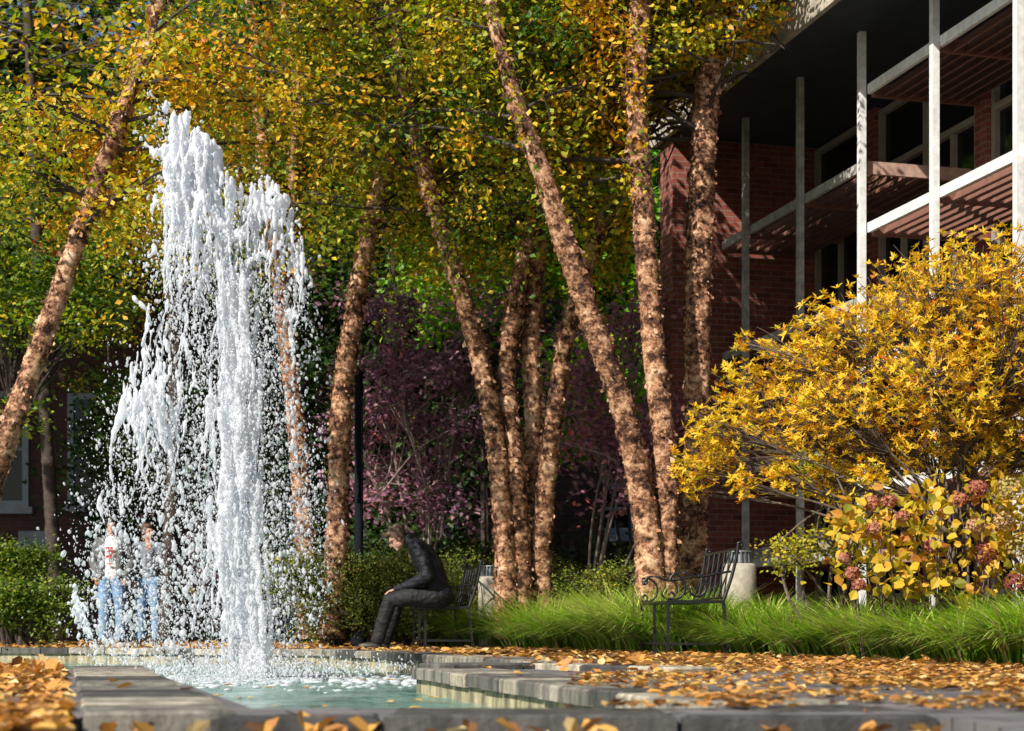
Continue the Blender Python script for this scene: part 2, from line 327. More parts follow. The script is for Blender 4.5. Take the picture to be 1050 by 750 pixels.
# ------------------------------------------------------------------ fountain water
FY = 11.5; ft = thing('fountain_jet', 'tall white water jet of the fountain breaking into drops', 'fountain jet', (jet[0], FY, ZW))
ICO1 = None
def ico(sub):
    import bmesh
    bm = bmesh.new(); bmesh.ops.create_icosphere(bm, subdivisions=sub, radius=1); v = np.array([x.co[:] for x in bm.verts]); f = np.array([[q.index for q in x.verts] for x in bm.faces]); bm.free(); return v, f
IC1, IC2 = ico(1), ico(2)
def blobs(mb, c, r, stretch=1.0, ic=IC1, tilt=.15):
    c = np.asarray(c); n = len(c); v, f = ic; r = np.broadcast_to(r, (n,)); st = np.broadcast_to(stretch, (n,))
    s = np.stack([r*U(.75, 1.1, n), r*U(.75, 1.1, n), r*st], -1); q = v[None]*(1+rng.normal(0, .06, (n, len(v), 1)))*s[:, None, :]
    tx, ty = rng.normal(0, tilt, n), rng.normal(0, tilt, n); q[:, :, 0] += q[:, :, 2]*tx[:, None]; q[:, :, 1] += q[:, :, 2]*ty[:, None]
    mb.add((c[:, None, :]+q).reshape(-1, 3), (np.arange(n)[:, None, None]*len(v)+f[None]).reshape(-1, f.shape[1]))
TOPX = [120,150,160,168,172,176,180,185,190,194,200,206,212,218,222,225,230,236,241,245,248,253,257,262,268,273,277,281,285,290,295,302,308,314,330]
TOPY = [345,300,235,185,152,134,127,128,122,142,147,143,144,149,164,196,213,206,184,188,217,207,197,191,196,184,179,194,190,207,238,241,237,270,380]
def topy(x): return np.interp(x, TOPX, TOPY)
S = FY/F
def remesh(mb, name, m, parent, vox, smooth=True, smo=0):
    o = mb.build(name, m); md = o.modifiers.new('r', 'REMESH'); md.mode = 'VOXEL'; md.voxel_size = vox; md.use_smooth_shade = smooth
    if smo: m2 = o.modifiers.new('s', 'SMOOTH'); m2.iterations = smo; m2.factor = .5
    dg = bpy.context.evaluated_depsgraph_get(); me = bpy.data.meshes.new_from_object(o.evaluated_get(dg)); o.modifiers.clear()
    old = o.data; o.data = me; bpy.data.meshes.remove(old); me.name = name
    me.materials.clear(); me.materials.append(m)
    me.polygons.foreach_set('use_smooth', np.full(len(me.polygons), smooth)); me.update()
    if parent: o.parent = parent; o.matrix_parent_inverse = parent_matrix(parent).inverted()
    return o
def streak(mb, x, y0, y1, r0, r1, dY, wob=4, step=4):
    n = max(2, int((y1-y0)/step)); ys = np.linspace(y0, y1, n); ph = U(0, 6.28); xs = x+wob*np.sin(ys/U(14, 45)+ph)*.8+np.cumsum(rng.normal(0, .6, n))+(ys-y0)*U(-.08, .08)
    r = np.linspace(r0, r1, n)*U(.55, 1.15, n)*S; keep = U(0, 1, n) > .08
    c = np.stack([(xs-525)*S, np.full(n, FY)+dY+np.cumsum(rng.normal(0, .004, n)), CH+(HY-ys)*S], -1)
    blobs(mb, c[keep], r[keep], U(1.8, 3.6, keep.sum()), IC1, .08)
mb = MB()
for k in range(140):                       # curtains under the crests
    x = U(170, 232) if k < 90 else (U(230, 310)); t = topy(x); ln = U(25, 210) if k < 90 else U(15, 130)
    streak(mb, x, t+U(0, 10) if U(0, 1) < .4 else t+U(8, 130), t+ln+8, U(1.8, 3.8), U(.7, 1.5), U(-.22, .22), 6)
for k in range(76):                        # thick crest heads
    x = U(176, 222) if k < 65 else U(232, 305); t = topy(x); streak(mb, x, t+3, t+U(20, 60), U(2.8, 5.2), U(1.5, 3), U(-.15, .15), 6)
for k in range(100):                        # rising centre column
    x = rng.normal(241, 11); y0 = U(265, 560); streak(mb, x, y0, min(y0+U(50, 180), 650), U(2.2, 4.8), U(1.4, 3), U(-.12, .12), 5)
for k in range(26): streak(mb, rng.normal(258, 3.5), U(480, 640), 699, U(2.5, 4), U(3, 4.5), U(-.04, .04), 2)
for k in range(14): streak(mb, rng.normal(234, 4), U(520, 620), 690, U(2, 3.5), U(2, 3), U(.1, .2), 2)
def chain(mb, pts, r0, r1, dY=0, step=3):
    sp = spline([(x*S, y*S, dY) for x, y in pts], step*S); n = len(sp); r = np.linspace(r0, r1, n)*S*U(.35, 1.35, n)
    blobs(mb, np.stack([sp[:, 0]-525*S, FY+sp[:, 2], CH+HY*S-sp[:, 1]], -1)+rng.normal(0, 1.0*S, (n, 3)), r, U(.9, 1.8, n))
chain(mb, [(141,134),(148,146),(158,156),(168,161),(178,175)], 1.8, 5)
chain(mb, [(207,127),(200,124),(192,116),(189,130),(184,150)], 1.5, 4); chain(mb, [(170,112),(171,110)], 4, 3.5)
chain(mb, [(176,196),(164,194),(157,208),(156,230)], 3, 1.8); chain(mb, [(234,225),(240,205),(241,186)], 3, 3.5); chain(mb, [(160,255),(152,268),(147,285)], 3, 1.2)
chain(mb, [(137,307),(146,314),(152,325),(157,345)], 4, 1.5); chain(mb, [(304,215),(308,250),(303,300),(301,360),(300,420),(303,480)], 2, 2.4); chain(mb, [(320,290),(312,300),(308,318)], 2.2, 1.5)
for k in range(46):                         # lateral sheets that tie the strands together
    x = U(172, 222) if k < 28 else U(250, 296); y = topy(x)+U(8, 90); chain(mb, [(x, y), (x+rng.normal(0, 8), y+U(-6, 10)), (x+rng.normal(0, 12), y+U(4, 30))], U(2.5, 4.5), U(1.2, 3), U(-.15, .15))
for k in range(46):                         # torn curtain at the left
    x = 118+rng.beta(2, 1.3)*55; y = 345+abs(x-142)*.9+U(0, 1)**.6*70; streak(mb, x, y, y+U(18, 130), U(1.6, 4.2), U(.6, 1.3), U(-.25, .25), 14)
for k in range(40): x = U(150, 222); y = U(300, 430); streak(mb, x, y, y+U(20, 110), U(1.2, 2.8), U(.5, 1.1), U(-.3, .3), 10)
for k in range(36): x = U(108, 205); y = U(395, 560); streak(mb, x, y, y+U(10, 34), U(1.3, 3), U(.6, 1.1), U(-.35, .35), 12)
for k in range(22): t = U(0, 1); x = 74+t*22+rng.normal(0, 5); y = 600+t*40+rng.normal(0, 8); chain(mb, [(x, y), (x+U(2, 8), y+U(6, 14)), (x+U(6, 14), y+U(14, 28))], U(1.5, 3.4), U(.7, 1.4), U(-.3, 0))
remesh(mb, 'water_column', M['foam'], ft, .0078, smo=3)
mb = MB()
def drops(n, xs, ys, r, dep=.45, st=(1.0, 1.9)):
    c = np.stack([(xs-525)*S, FY+rng.normal(0, dep, n), CH+(HY-ys)*S], -1); blobs(mb, c, r*S, U(*st, n), IC1, .25)
LY = [110,150,200,260,320,350,400,500,600,660,700]; LL = [186,168,160,150,140,120,114,104,88,84,120]; LR = [196,212,300,314,318,322,326,332,334,332,330]
def ndrops(n, ymin, ymax, rmin, rmax, dep=.45, power=2.2, side=None):
    ys = U(ymin, ymax, n*4); l = np.interp(ys, LY, LL); r_ = np.interp(ys, LY, LR); u = U(0, 1, n*4)
    xs = l+(r_-l)*u+rng.normal(0, 4, n*4); ok = ys > topy(xs)+2
    cl = np.array([noise.noise((x*.03, y*.012, 3.3)) for x, y in zip(xs, ys)]); ok &= (U(-.55, .45, n*4) < cl+.12)
    xs, ys = xs[ok][:n], ys[ok][:n]; m_ = len(xs); drops(m_, xs, ys, rmin+(rmax-rmin)*U(0, 1, m_)**power, dep)
ndrops(12500, 130, 690, .4, 1.7, .4, 2.6); ndrops(700, 330, 690, 1.0, 2.8, .5, 2.5); ndrops(6500, 420, 690, .32, .9, .5)
n = 7000; ys = U(280, 695, n); xs = rng.normal(243+(ys-280)*.03, 22, n); drops(n, xs, ys, U(.35, 1.0, n), .35)
n = 240; xs = 80+U(0, 1, n)**.7*130; ys = U(520, 675, n); drops(n, xs, ys, .8+3*U(0, 1, n)**2, .5)
n = 2600; xs = rng.normal(245, 55, n); ys = 700-np.abs(rng.normal(0, 12, n)); drops(n, xs, ys, U(.35, 1.3, n), .6)
n = 1200; xs = U(120, 420, n); ys = 688-np.abs(rng.normal(0, 7, n)); drops(n, xs, ys, U(.4, 1.3, n), 1.0)
n = 300; xs = rng.normal(300, 14, n); ys = U(260, 640, n); drops(n, xs, ys, U(.8, 2.2, n), .3)
d = mb.build('water_drops', M['drop'], None, True); d.parent = ft; d.matrix_parent_inverse = parent_matrix(ft).inverted(); d['kind'] = 'stuff'
mb = MB()                                    # foam rafts on the surface round the jet
n = 700; ang = U(0, 6.28, n); rad = np.abs(rng.normal(0, 1.0, n))+.1
c = np.stack([jet[0]+rad*np.cos(ang)*1.1, FY+rad*np.sin(ang), np.full(n, ZW+.004)], -1)
v, f = IC1; sz = U(.015, .07, n)*np.exp(-rad*.3); q = v[None]*np.stack([sz, sz*1.2, sz*.28], -1)[:, None, :]; mb.add((c[:, None]+q).reshape(-1, 3), (np.arange(n)[:, None, None]*len(v)+f[None]).reshape(-1, 3))
d = mb.build('foam', M['foam'], None, True); d.parent = ft; d.matrix_parent_inverse = parent_matrix(ft).inverted(); d['kind'] = 'stuff'

# ------------------------------------------------------------------ main brick building with sunshades (facade frame: x = w, y = s)
BO = np.array([9.3, 10.0]); bo = NV*BO[0]+DV*BO[1]
bld = thing('brick_building', 'red brick building on the right with deep eave, white posts and slatted sunshades', 'building', tuple(bo), A)
def Bx(mb, a, b, t=.5): mb.box((a[0]-BO[0], a[1]-BO[1], a[2]), (b[0]-BO[0], b[1]-BO[1], b[2]), t)
def bbuild(mb, name, m, parent=bld): return mb.build(name, m, parent)
mb = MB(); Bx(mb, (7.43, 20.0, 0), (16, 20.45, 6.34)); bbuild(mb, 'end_wall', M['brick'])
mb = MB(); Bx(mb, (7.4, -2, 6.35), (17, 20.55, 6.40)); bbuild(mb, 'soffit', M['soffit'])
mb = MB(); Bx(mb, (7.34, -2, 6.345), (7.398, 20.55, 6.74)); Bx(mb, (7.34, 20.552, 6.345), (17, 20.61, 6.74)); bbuild(mb, 'eave_fascia', M['fascia'])
mb = MB(); Bx(mb, (7.30, -2, 6.742), (17, 20.65, 6.80)); Bx(mb, (7.27, -2, 6.801), (7.37, 20.65, 6.86)); bbuild(mb, 'roof', M['brown_metal'])
# window wall at w=9.3
mb = MB()
for s0, s1 in ((18.25, 18.6), (15.75, 16.0), (11.6, 12.0)): Bx(mb, (9.3, s0, 0), (9.6, s1, 6.34))
for z0, z1 in ((0, .55), (2.75, 3.15)):
    for s0, s1 in ((18.602, 19.998), (16.002, 18.248), (12.002, 15.748), (0, 11.598)): Bx(mb, (9.32, s0, z0), (9.58, s1, z1))
bbuild(mb, 'window_wall', M['brick'])
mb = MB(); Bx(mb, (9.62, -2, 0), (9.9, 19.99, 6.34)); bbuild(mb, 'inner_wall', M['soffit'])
for z0, z1 in ((.56, 2.74), (3.16, 6.3)):
    for s0, s1 in ((18.61, 19.98), (16.01, 17.1), (17.11, 18.24), (14.2, 15.74), (12.8, 14.19), (12.01, 12.79), (10.2, 11.59), (8.8, 10.19)):
        fr = MB(); t = .07; zm = z1-(.75 if z0 > 3 else .45)
        for a, b in (((9.34, s0, z0), (9.44, s0+t, z1)), ((9.34, s1-t, z0), (9.44, s1, z1)), ((9.34, s0+t+.001, z0), (9.44, s1-t-.001, z0+t)), ((9.34, s0+t+.001, z1-t), (9.44, s1-t-.001, z1)), ((9.33, s0+t+.001, zm), (9.44, s1-t-.001, zm+t))): Bx(fr, a, b)
        sm = (s0+s1)/2; Bx(fr, (9.345, sm-.03, z0+t+.001), (9.43, sm+.03, zm-.001)); fo = bbuild(fr, 'window', M['frame'])
        pn = MB(); Bx(pn, (9.40, s0+t, z0+t), (9.41, s1-t, z1-t)); po = pn.build('pane', M['glass'], fo)
PS = [19.05, 17.5, 16.0, 14.5, 13.05, 11.55]
for s in PS:
    mb = MB(); Bx(mb, (7.97, s-.034, 0), (8.04, s+.034, 6.345)); bbuild(mb, 'post', M['white_metal'] if s < 17 else M['worn_metal'])
def shade(s0, s1, z, pink=True):
    mb = MB(); Bx(mb, (8.045, s0, z-.10), (8.085, s1, z)); o = bbuild(mb, 'sunshade', M['white_metal'] if s0 < 15 else M['worn_metal'])
    mb = MB(); 
    for w in np.linspace(8.2, 9.15, 8):
        q = MB(); Bx(q, (w-.012, s0+.05, z-.13), (w+.012, s1-.05, z-.03)); v = q.v[0]; 
        v[4:, 0] += .05; mb.add(v, q.f[0])
    mb.build('slats', M['brown_metal'], o)
    for s in [s0, s1-.05]+[p for p in PS if s0+.3 < p < s1-.3]: mb = MB(); Bx(mb, (8.087, s, z-.135), (9.29, s+.045, z-.005)); mb.build('crossbar', M['pink_metal'] if s == s0 else M['brown_metal'], o)
for z in (5.05, 3.66, 2.20, 1.05): shade(16.05, 19.9, z)
for z in (5.80, 4.38, 3.0, 1.72): shade(11.0, 15.95, z)
for k in range(9): mb = MB(); Bx(mb, (8.1, 16.5+k*.36, 1.055), (8.45, 16.62+k*.36, 1.19)); bbuild(mb, 'ledge_block', M['concrete'])
# ------------------------------------------------------------------ old brick hall far behind
hall = thing('old_hall', 'dark shaded brick hall with pale framed sash windows behind the trees', 'building', (-4, 31, 0))
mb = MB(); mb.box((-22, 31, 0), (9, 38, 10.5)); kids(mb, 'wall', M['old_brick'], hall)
mb = MB(); mb.box((-22.3, 30.7, 10.502), (9.3, 38.3, 10.8)); kids(mb, 'roof', M['soffit'], hall)
HYY = 31.0
def hwin(x0, x1, y0, y1, rows=2):
    a = P(x0, y1, HYY); b = P(x1, y0, HYY); fr = MB(); w = .11; X0, X1, Z0, Z1 = a[0], b[0], a[2], b[2]; yf, yb = 30.93, 31.08
    fr.box((X0, yf, Z0), (X0+w, yb, Z1)); fr.box((X1-w, yf, Z0), (X1, yb, Z1)); fr.box((X0+w+.001, yf, Z1-w), (X1-w-.001, yb, Z1)); fr.box((X0-.08, yf-.06, Z0-.13), (X1+.08, yb, Z0-.002))
    fr.box((X0+w+.001, yf, Z0), (X1-w-.001, yb, Z0+w)); zm = (Z0+Z1)/2; fr.box((X0+w+.001, yf+.02, zm-.03), (X1-w-.001, yb, zm+.03)); xm = (X0+X1)/2
    fr.box((xm-.015, yf+.03, Z0+w+.001), (xm+.015, yb, zm-.031)); fr.box((xm-.015, yf+.03, zm+.031), (xm+.015, yb, Z1-w-.001))
    o = kids(fr, 'window', M['old_frame'], hall); g = MB(); g.box((X0+.02, 30.985, Z0+.02), (X1-.02, 30.99, Z1-.02)); po = kids(g, 'pane', M['glass'], o)
for q in ((-35,30,402,520),(70,128,404,518),(-35,22,225,332),(72,129,230,332),(610,652,496,548),(430,470,480,545),(20,56,545,558)): hwin(*q)

# ------------------------------------------------------------------ people
def figure(name, V, E, m, parent, root, sub=3, extra=None, vox=None, fold=.009):
    """one continuous surface from a graph of joints with radii: blended ellipsoids along every limb, remeshed"""
    q = MB(); R3 = lambda r: np.array(r if isinstance(r, tuple) else (r, r, r), float); C_, R_ = [], []
    for a, b in E:
        pa, pb = np.array(V[a][0], float), np.array(V[b][0], float); ra, rb = R3(V[a][1]), R3(V[b][1]); n = max(3, int(np.linalg.norm(pb-pa)/(.4*min(ra.min(), rb.min())))+1)
        for t in np.linspace(0, 1, n): C_.append(pa*(1-t)+pb*t); R_.append(ra*(1-t)+rb*t)
    v, f = IC2; C_, R_ = np.array(C_), np.array(R_); q.add((C_[:, None]+v[None]*R_[:, None]).reshape(-1, 3), (np.arange(len(C_))[:, None, None]*len(v)+f[None]).reshape(-1, 3))
    if extra:
        off = q.n; q.v += extra.v; q.f += [f_+off for f_ in extra.f]; q.t += extra.t; q.m += extra.m; q.n += extra.n
    o = remesh(q, name, m, None, vox or .009, smo=0 if extra else 5)
    if fold and not extra:
        nv = len(o.data.vertices); co_ = np.empty(nv*3); no_ = np.empty(nv*3); o.data.vertices.foreach_get('co', co_); o.data.vertices.foreach_get('normal', no_); co_ = co_.reshape(-1, 3); no_ = no_.reshape(-1, 3)
        kk = np.array([(1-abs(noise.noise((p[0]*7, p[1]*7, p[2]*11)))*2.0)*.4+.7*noise.noise((p[0]*22, p[1]*22, p[2]*36)) for p in co_]); o.data.vertices.foreach_set('co', (co_+no_*kk[:, None]*fold).ravel()); o.data.update()
    o.parent = parent
    if parent: o.matrix_parent_inverse = parent_matrix(parent).inverted()
    return o
def ellips(mb, c, r, rot=None, ic=None):
    v, f = ic or IC2; v = v*np.array(r)
    if rot is not None: v = v@np.array(rot).T
    mb.add(v+np.array(c), f)
def headparts(mb, c, fwd, up, s=1.0):
    """head with brow, nose, lips, chin and ears; c centre, fwd face direction"""
    fwd = np.array(fwd, float); fwd /= np.linalg.norm(fwd); up = np.array(up, float); up -= fwd*up.dot(fwd); up /= np.linalg.norm(up); sd = np.cross(fwd, up); Rm = np.stack([sd, fwd, up], 1)
    L = lambda x, y, z: np.array(c)+Rm@np.array([x, y, z])*s
    ellips(mb, L(0, -.012, .025), np.array([.074, .092, .088])*s, Rm); ellips(mb, L(0, .018, -.045), np.array([.056, .066, .062])*s, Rm); ellips(mb, L(0, .062, -.088), np.array([.028, .024, .022])*s, Rm)
    ellips(mb, L(0, .096, -.018), np.array([.012, .018, .024])*s, Rm); ellips(mb, L(0, .072, .022), np.array([.052, .018, .014])*s, Rm); ellips(mb, L(0, .080, -.058), np.array([.024, .010, .010])*s, Rm)
    for q in (-1, 1): ellips(mb, L(q*.076, -.01, -.01), np.array([.010, .020, .030])*s, Rm)
    return L, Rm
def hand(mb, wrist, d, nrm, s=1.0, curl=.5, side=1):
    d = np.array(d, float); d /= np.linalg.norm(d); nrm = np.array(nrm, float); nrm -= d*nrm.dot(d); nrm /= np.linalg.norm(nrm); sd = np.cross(d, nrm)*side; w = np.array(wrist)
    Rm = np.stack([d, sd, nrm], 1); ellips(mb, w+d*.045*s, np.array([.052, .040, .017])*s, Rm)
    for k, (o, ln) in enumerate(((-.030, .066), (-.010, .076), (.010, .072), (.029, .056))):
        p0 = w+d*.082*s+sd*o*s; a = curl; p1 = p0+(d*math.cos(a*.5)-nrm*math.sin(a*.5))*ln*.45*s; p2 = p1+(d*math.cos(a*1.4)-nrm*math.sin(a*1.4))*ln*.32*s; p3 = p2+(d*math.cos(a*2.2)-nrm*math.sin(a*2.2))*ln*.25*s
        mb.tube([p0, p1, p2, p3], np.array([.0095, .009, .008, .0065])*s, 8)
    t0 = w+d*.02*s-sd*.03*s; t1 = t0+(d*.6-sd*.7-nrm*.2)*.038*s; t2 = t1+(d*.85-sd*.25-nrm*.4)*.03*s; mb.tube([t0, t1, t2], np.array([.013, .011, .008])*s, 8)
def hairball(name, m, parent, L, Rm, s, lift=0, long=0):
    q = MB(); ellips(q, L(0, -.028, .042), np.array([.088, .098, .088])*s, Rm); ellips(q, L(0, .035, .085), np.array([.066, .055, .036])*s, Rm)
    for sx in (-1, 1): ellips(q, L(sx*.066, -.022, .01), np.array([.022, .05, .055])*s, Rm)
    for k in range(70):
        a = U(0, 6.28); e = U(.1, 1.25); ellips(q, L(.084*math.cos(a)*math.cos(e)*.95, -.03+.095*math.sin(a)*math.cos(e), .045+.086*math.sin(e)), np.array([.013, .022, .012])*s, Rm, IC1)
    if long: ellips(q, L(0, -.07, -.06), np.array([.07, .04, .11])*s, Rm)
    o = remesh(q, name, m, parent, .006); return o
# seated person
PY = 17.35
def S_(x, y, dY=0): return P(x, y, PY+dY)
sp = thing('person', 'person in black jacket and trousers sitting bent over a phone on the left bench', 'person', (P(392, 662, PY)[0], PY, 0))
IC2 = ico(2)
def sit(e, hands=True):
    V = {}; E = []
    def a(k, x, y, dY, r, pr=None):
        V[k] = (S_(x, y, dY), tuple(q+e for q in r) if isinstance(r, tuple) else r+e)
        if pr: E.append((pr, k))
    a('pel', 448, 610, 0, (.125, .17, .11)); a('sp1', 446, 597, 0, (.125, .165, .11), 'pel'); a('sp2', 441, 582, 0, (.13, .18, .11), 'sp1'); a('ch', 433, 568, 0, (.115, .185, .10), 'sp2'); a('ut', 425, 559, 0, (.075, .12, .07), 'ch'); a('nk', 418, 553, 0, .056, 'ut')
    for q, sx in (('n', -1), ('f', 1)):
        a('sh'+q, 429, 563, sx*.17, .068, 'ut'); a('ua'+q, 435, 577, sx*.22, .06, 'sh'+q); a('el'+q, 438, 591, sx*.24, .054, 'ua'+q); a('fa'+q, 423, 599, sx*.17, .046, 'el'+q); a('wr'+q, 408+2*sx, 605, sx*.07, .033, 'fa'+q)
        a('hp'+q, 444, 613, sx*.10, .10, 'pel'); a('th'+q, 424+sx*2, 612, sx*.14, .085, 'hp'+q); a('kn'+q, 404+sx*4, 616, sx*.15, .066, 'th'+q); a('sn'+q, 398+sx*4, 634, sx*.13, .058, 'kn'+q); a('an'+q, 391+sx*4, 657, sx*.12, .04, 'sn'+q)
    return V, E
def sub(V, E, keys, root=None):
    return {k: V[k] for k in V if k in keys}, [(a, b) for a, b in E if a in keys and b in keys]
V, E = sit(-.016); V['hd'] = (S_(411, 551), .05); E.append(('nk', 'hd'))
ex = MB(); Ls, Rs = headparts(ex, S_(407.5, 552.5), (-.80, -.12, -.62), (-.6, 0, .8), 1.0)
for q, sx in (('n', -1), ('f', 1)): hand(ex, V['wr'+q][0], (-.8, -.25*sx*-1, -.25), (.1, -.2*sx, 1), 1.0, .7, sx)
figure('body', V, E, M['skin'], sp, 'pel', 2, ex, .0075)
V, E = sit(.012); TOP = ['pel', 'sp1', 'sp2', 'ch', 'ut']+[a+b for a in ('sh', 'ua', 'el', 'fa', 'wr') for b in 'nf']; LOW = ['pel']+[a+b for a in ('hp', 'th', 'kn', 'sn', 'an') for b in 'nf']
Vt, Et = sub(V, E, TOP); Vt['cl'] = (S_(419, 552.5), .068); Et.append(('ut', 'cl')); 
for q in 'nf': Vt['wr'+q] = (Vt['wr'+q][0], .042)
Vt['hem'] = (S_(450, 612), (.155, .19, .13)); Et.append(('pel', 'hem')); figure('jacket', Vt, Et, M['black_jacket'], sp, 'pel')
Vl, El = sub(V, E, LOW); 
for q, sx in (('n', -1), ('f', 1)): Vl['sn'+q] = (Vl['sn'+q][0], .074); Vl['an'+q] = (Vl['an'+q][0], (.072, .06, .05))
figure('trousers', Vl, El, M['black_trousers'], sp, 'pel')
hairball('hair', M['brown_hair'], sp, Ls, Rs, 1.0)
q = MB()
for sx in (-1, 1):
    th = np.linspace(0, 2*math.pi, 17); q.tube(np.array([Ls(sx*.031+.023*math.cos(t), .104-.006*abs(math.cos(t)), -.002+.017*math.sin(t)) for t in th]), .0025, 5); q.tube([Ls(sx*.055, .098, .0), Ls(sx*.08, .0, .005)], .0025, 5)
kids(q, 'glasses', M['phone'], sp)
for sx in (-1, 1):
    q = MB(); y = sx*.12; a = S_(391+sx*4, 657, y); z = .05; ellips(q, (a[0]-.075, a[1], .045), (.135, .045, .043)); ellips(q, (a[0]+.0, a[1], .065), (.05, .04, .06)); remesh(q, 'shoe', M['shoe'], sp, .008)
q = MB(); c = S_(398, 603); q.box((-.035, -.07, -.004), (.035, .07, .004)); o = q.build('phone', M['phone']); o.location = c; o.rotation_euler = (0, R(-25), R(10)); tag(o, 'dark phone in the hands of the seated person', 'phone')

# standing people behind the spray
def standing(x, Y, h, kind, label):
    s = h/1.75; X = (x-525)/F*Y; t = thing('person', label, 'person', (X, Y, 0))
    def pos(a, b, c): return np.array([X+a*s, Y-b*s, c*s])
    def skel(e):
        V = {}; E = []
        def a(k, p, r, pr=None):
            V[k] = (pos(*p), tuple(q*s+e for q in r) if isinstance(r, tuple) else r*s+e)
            if pr: E.append((pr, k))
        a('pel', (0, 0, .95), (.15, .105, .09)); a('sp1', (0, 0, 1.1), (.14, .10, .1), 'pel'); a('ch', (0, .0, 1.3), (.165, .11, .1), 'sp1'); a('ut', (0, 0, 1.43), (.10, .075, .06), 'ch'); a('nk', (0, .01, 1.50), .055, 'ut')
        for q, sx in (('l', -1), ('r', 1)):
            a('sh'+q, (sx*.18, 0, 1.41), .062, 'ut')
            if kind == 'man' or q == 'l': a('el'+q, (sx*.27, -.04, 1.15), .048, 'sh'+q); a('wr'+q, (sx*.20, .08, .95), .035, 'el'+q)
            else: a('el'+q, (.20, .08, 1.16), .045, 'sh'+q); a('wr'+q, (.08, .20, 1.34), .032, 'el'+q)
            a('hp'+q, (sx*.09, 0, .90), .10, 'pel'); a('th'+q, (sx*.10, .01, .70), .082, 'hp'+q); a('kn'+q, (sx*.11, .02, .50), .062, 'th'+q); a('cf'+q, (sx*.115, 0, .32), .055, 'kn'+q); a('an'+q, (sx*.12, 0, .09), .042, 'cf'+q)
        return V, E
    V, E = skel(-.014); V['hd'] = (pos(0, .01, 1.56), .05); E.append(('nk', 'hd')); ex = MB()
    fw = (.1, -1, -.05) if kind == 'man' else (.75, -.7, .05); L, Rm = headparts(ex, pos(0, .015, 1.635), fw, (0, 0, 1), s)
    for q, sx in (('l', -1), ('r', 1)):
        up_ = kind != 'man' and q == 'r'; hand(ex, V['wr'+q][0], (-.2, -.5, .8) if up_ else (-sx*.2, -.1, -1), (0, -1, 0), s, .5, sx)
    figure('body', V, E, M['skin'], t, 'pel', 2, ex, .009)
    V, E = skel(.012); TOPK = ['pel', 'sp1', 'ch', 'ut']+[a+b for a in ('sh', 'el', 'wr') for b in 'lr']; LOWK = ['pel']+[a+b for a in ('hp', 'th', 'kn', 'cf', 'an') for b in 'lr']
    Vl, El = sub(V, E, LOWK); 
    for q in 'lr': Vl['cf'+q] = (Vl['cf'+q][0], .072*s); Vl['an'+q] = (Vl['an'+q][0], .062*s)
    figure('jeans', Vl, El, M['jeans'], t, 'pel')
    Vt, Et = sub(V, E, TOPK)
    if kind == 'man':
        V2, E2 = sub(V, E, ['pel', 'sp1', 'ch', 'ut']); V2 = {k: (p+np.array([0, -.008, 0]), r) for k, (p, r) in V2.items()}; figure('tshirt', V2, E2, M['tshirt'], t, 'pel')
        # open jacket: two body halves and sleeves
        for q, sx in (('l', -1), ('r', 1)):
            Vj = {'b': (pos(sx*.125, .01, .93), (.075, .135, .05)), 'm': (pos(sx*.12, .01, 1.12), (.075, .135, .08)), 'c': (pos(sx*.125, .01, 1.30), (.08, .14, .08)), 's': (pos(sx*.13, 0, 1.41), (.08, .10, .06)), 'n': (pos(sx*.075, -.02, 1.48), (.05, .07, .035)),
                  'sh': (Vt['sh'+q][0], .075), 'el': (Vt['el'+q][0], .066), 'wr': (Vt['wr'+q][0], .05)}
            o = figure('jacket', Vj, [('b','m'),('m','c'),('c','s'),('s','n'),('s','sh'),('sh','el'),('el','wr')], M['grey_jacket'], t, 'c')
        q = MB()
        for a, b in (((-.05, 1.31), (.045, 1.34)), ((-.04, 1.25), (.05, 1.285)), ((-.05, 1.19), (.03, 1.225)), ((-.03, 1.10), (.04, 1.12))):
            p0 = pos(a[0], .155, a[1]); p1 = pos(b[0], .17, b[1]); q.box((p0[0], p1[1], p0[2]), (p1[0], p0[1], p1[2]))
        kids(q, 'shirt_print', M['red_print'], t)
    else: figure('top', Vt, Et, M['grey_top'], t, 'pel')
    hairball('hair', M['dark_hair'] if kind == 'man' else M['brown_hair'], t, L, Rm, s, long=kind != 'man')
    for sx in (-1, 1):
        q = MB(); p = pos(sx*.125, 0, 0); ellips(q, (p[0], p[1]-.06, .045), (.048, .13, .043)); ellips(q, (p[0], p[1], .065), (.04, .05, .06)); remesh(q, 'shoe', M['shoe'], t, .01)
    return t
standing(115, 24.3, 1.80, 'man', 'standing person in open grey jacket, white printed shirt and light jeans behind the spray')
standing(152, 24.5, 1.72, 'woman', 'standing person in grey top and jeans with one hand raised behind the spray')

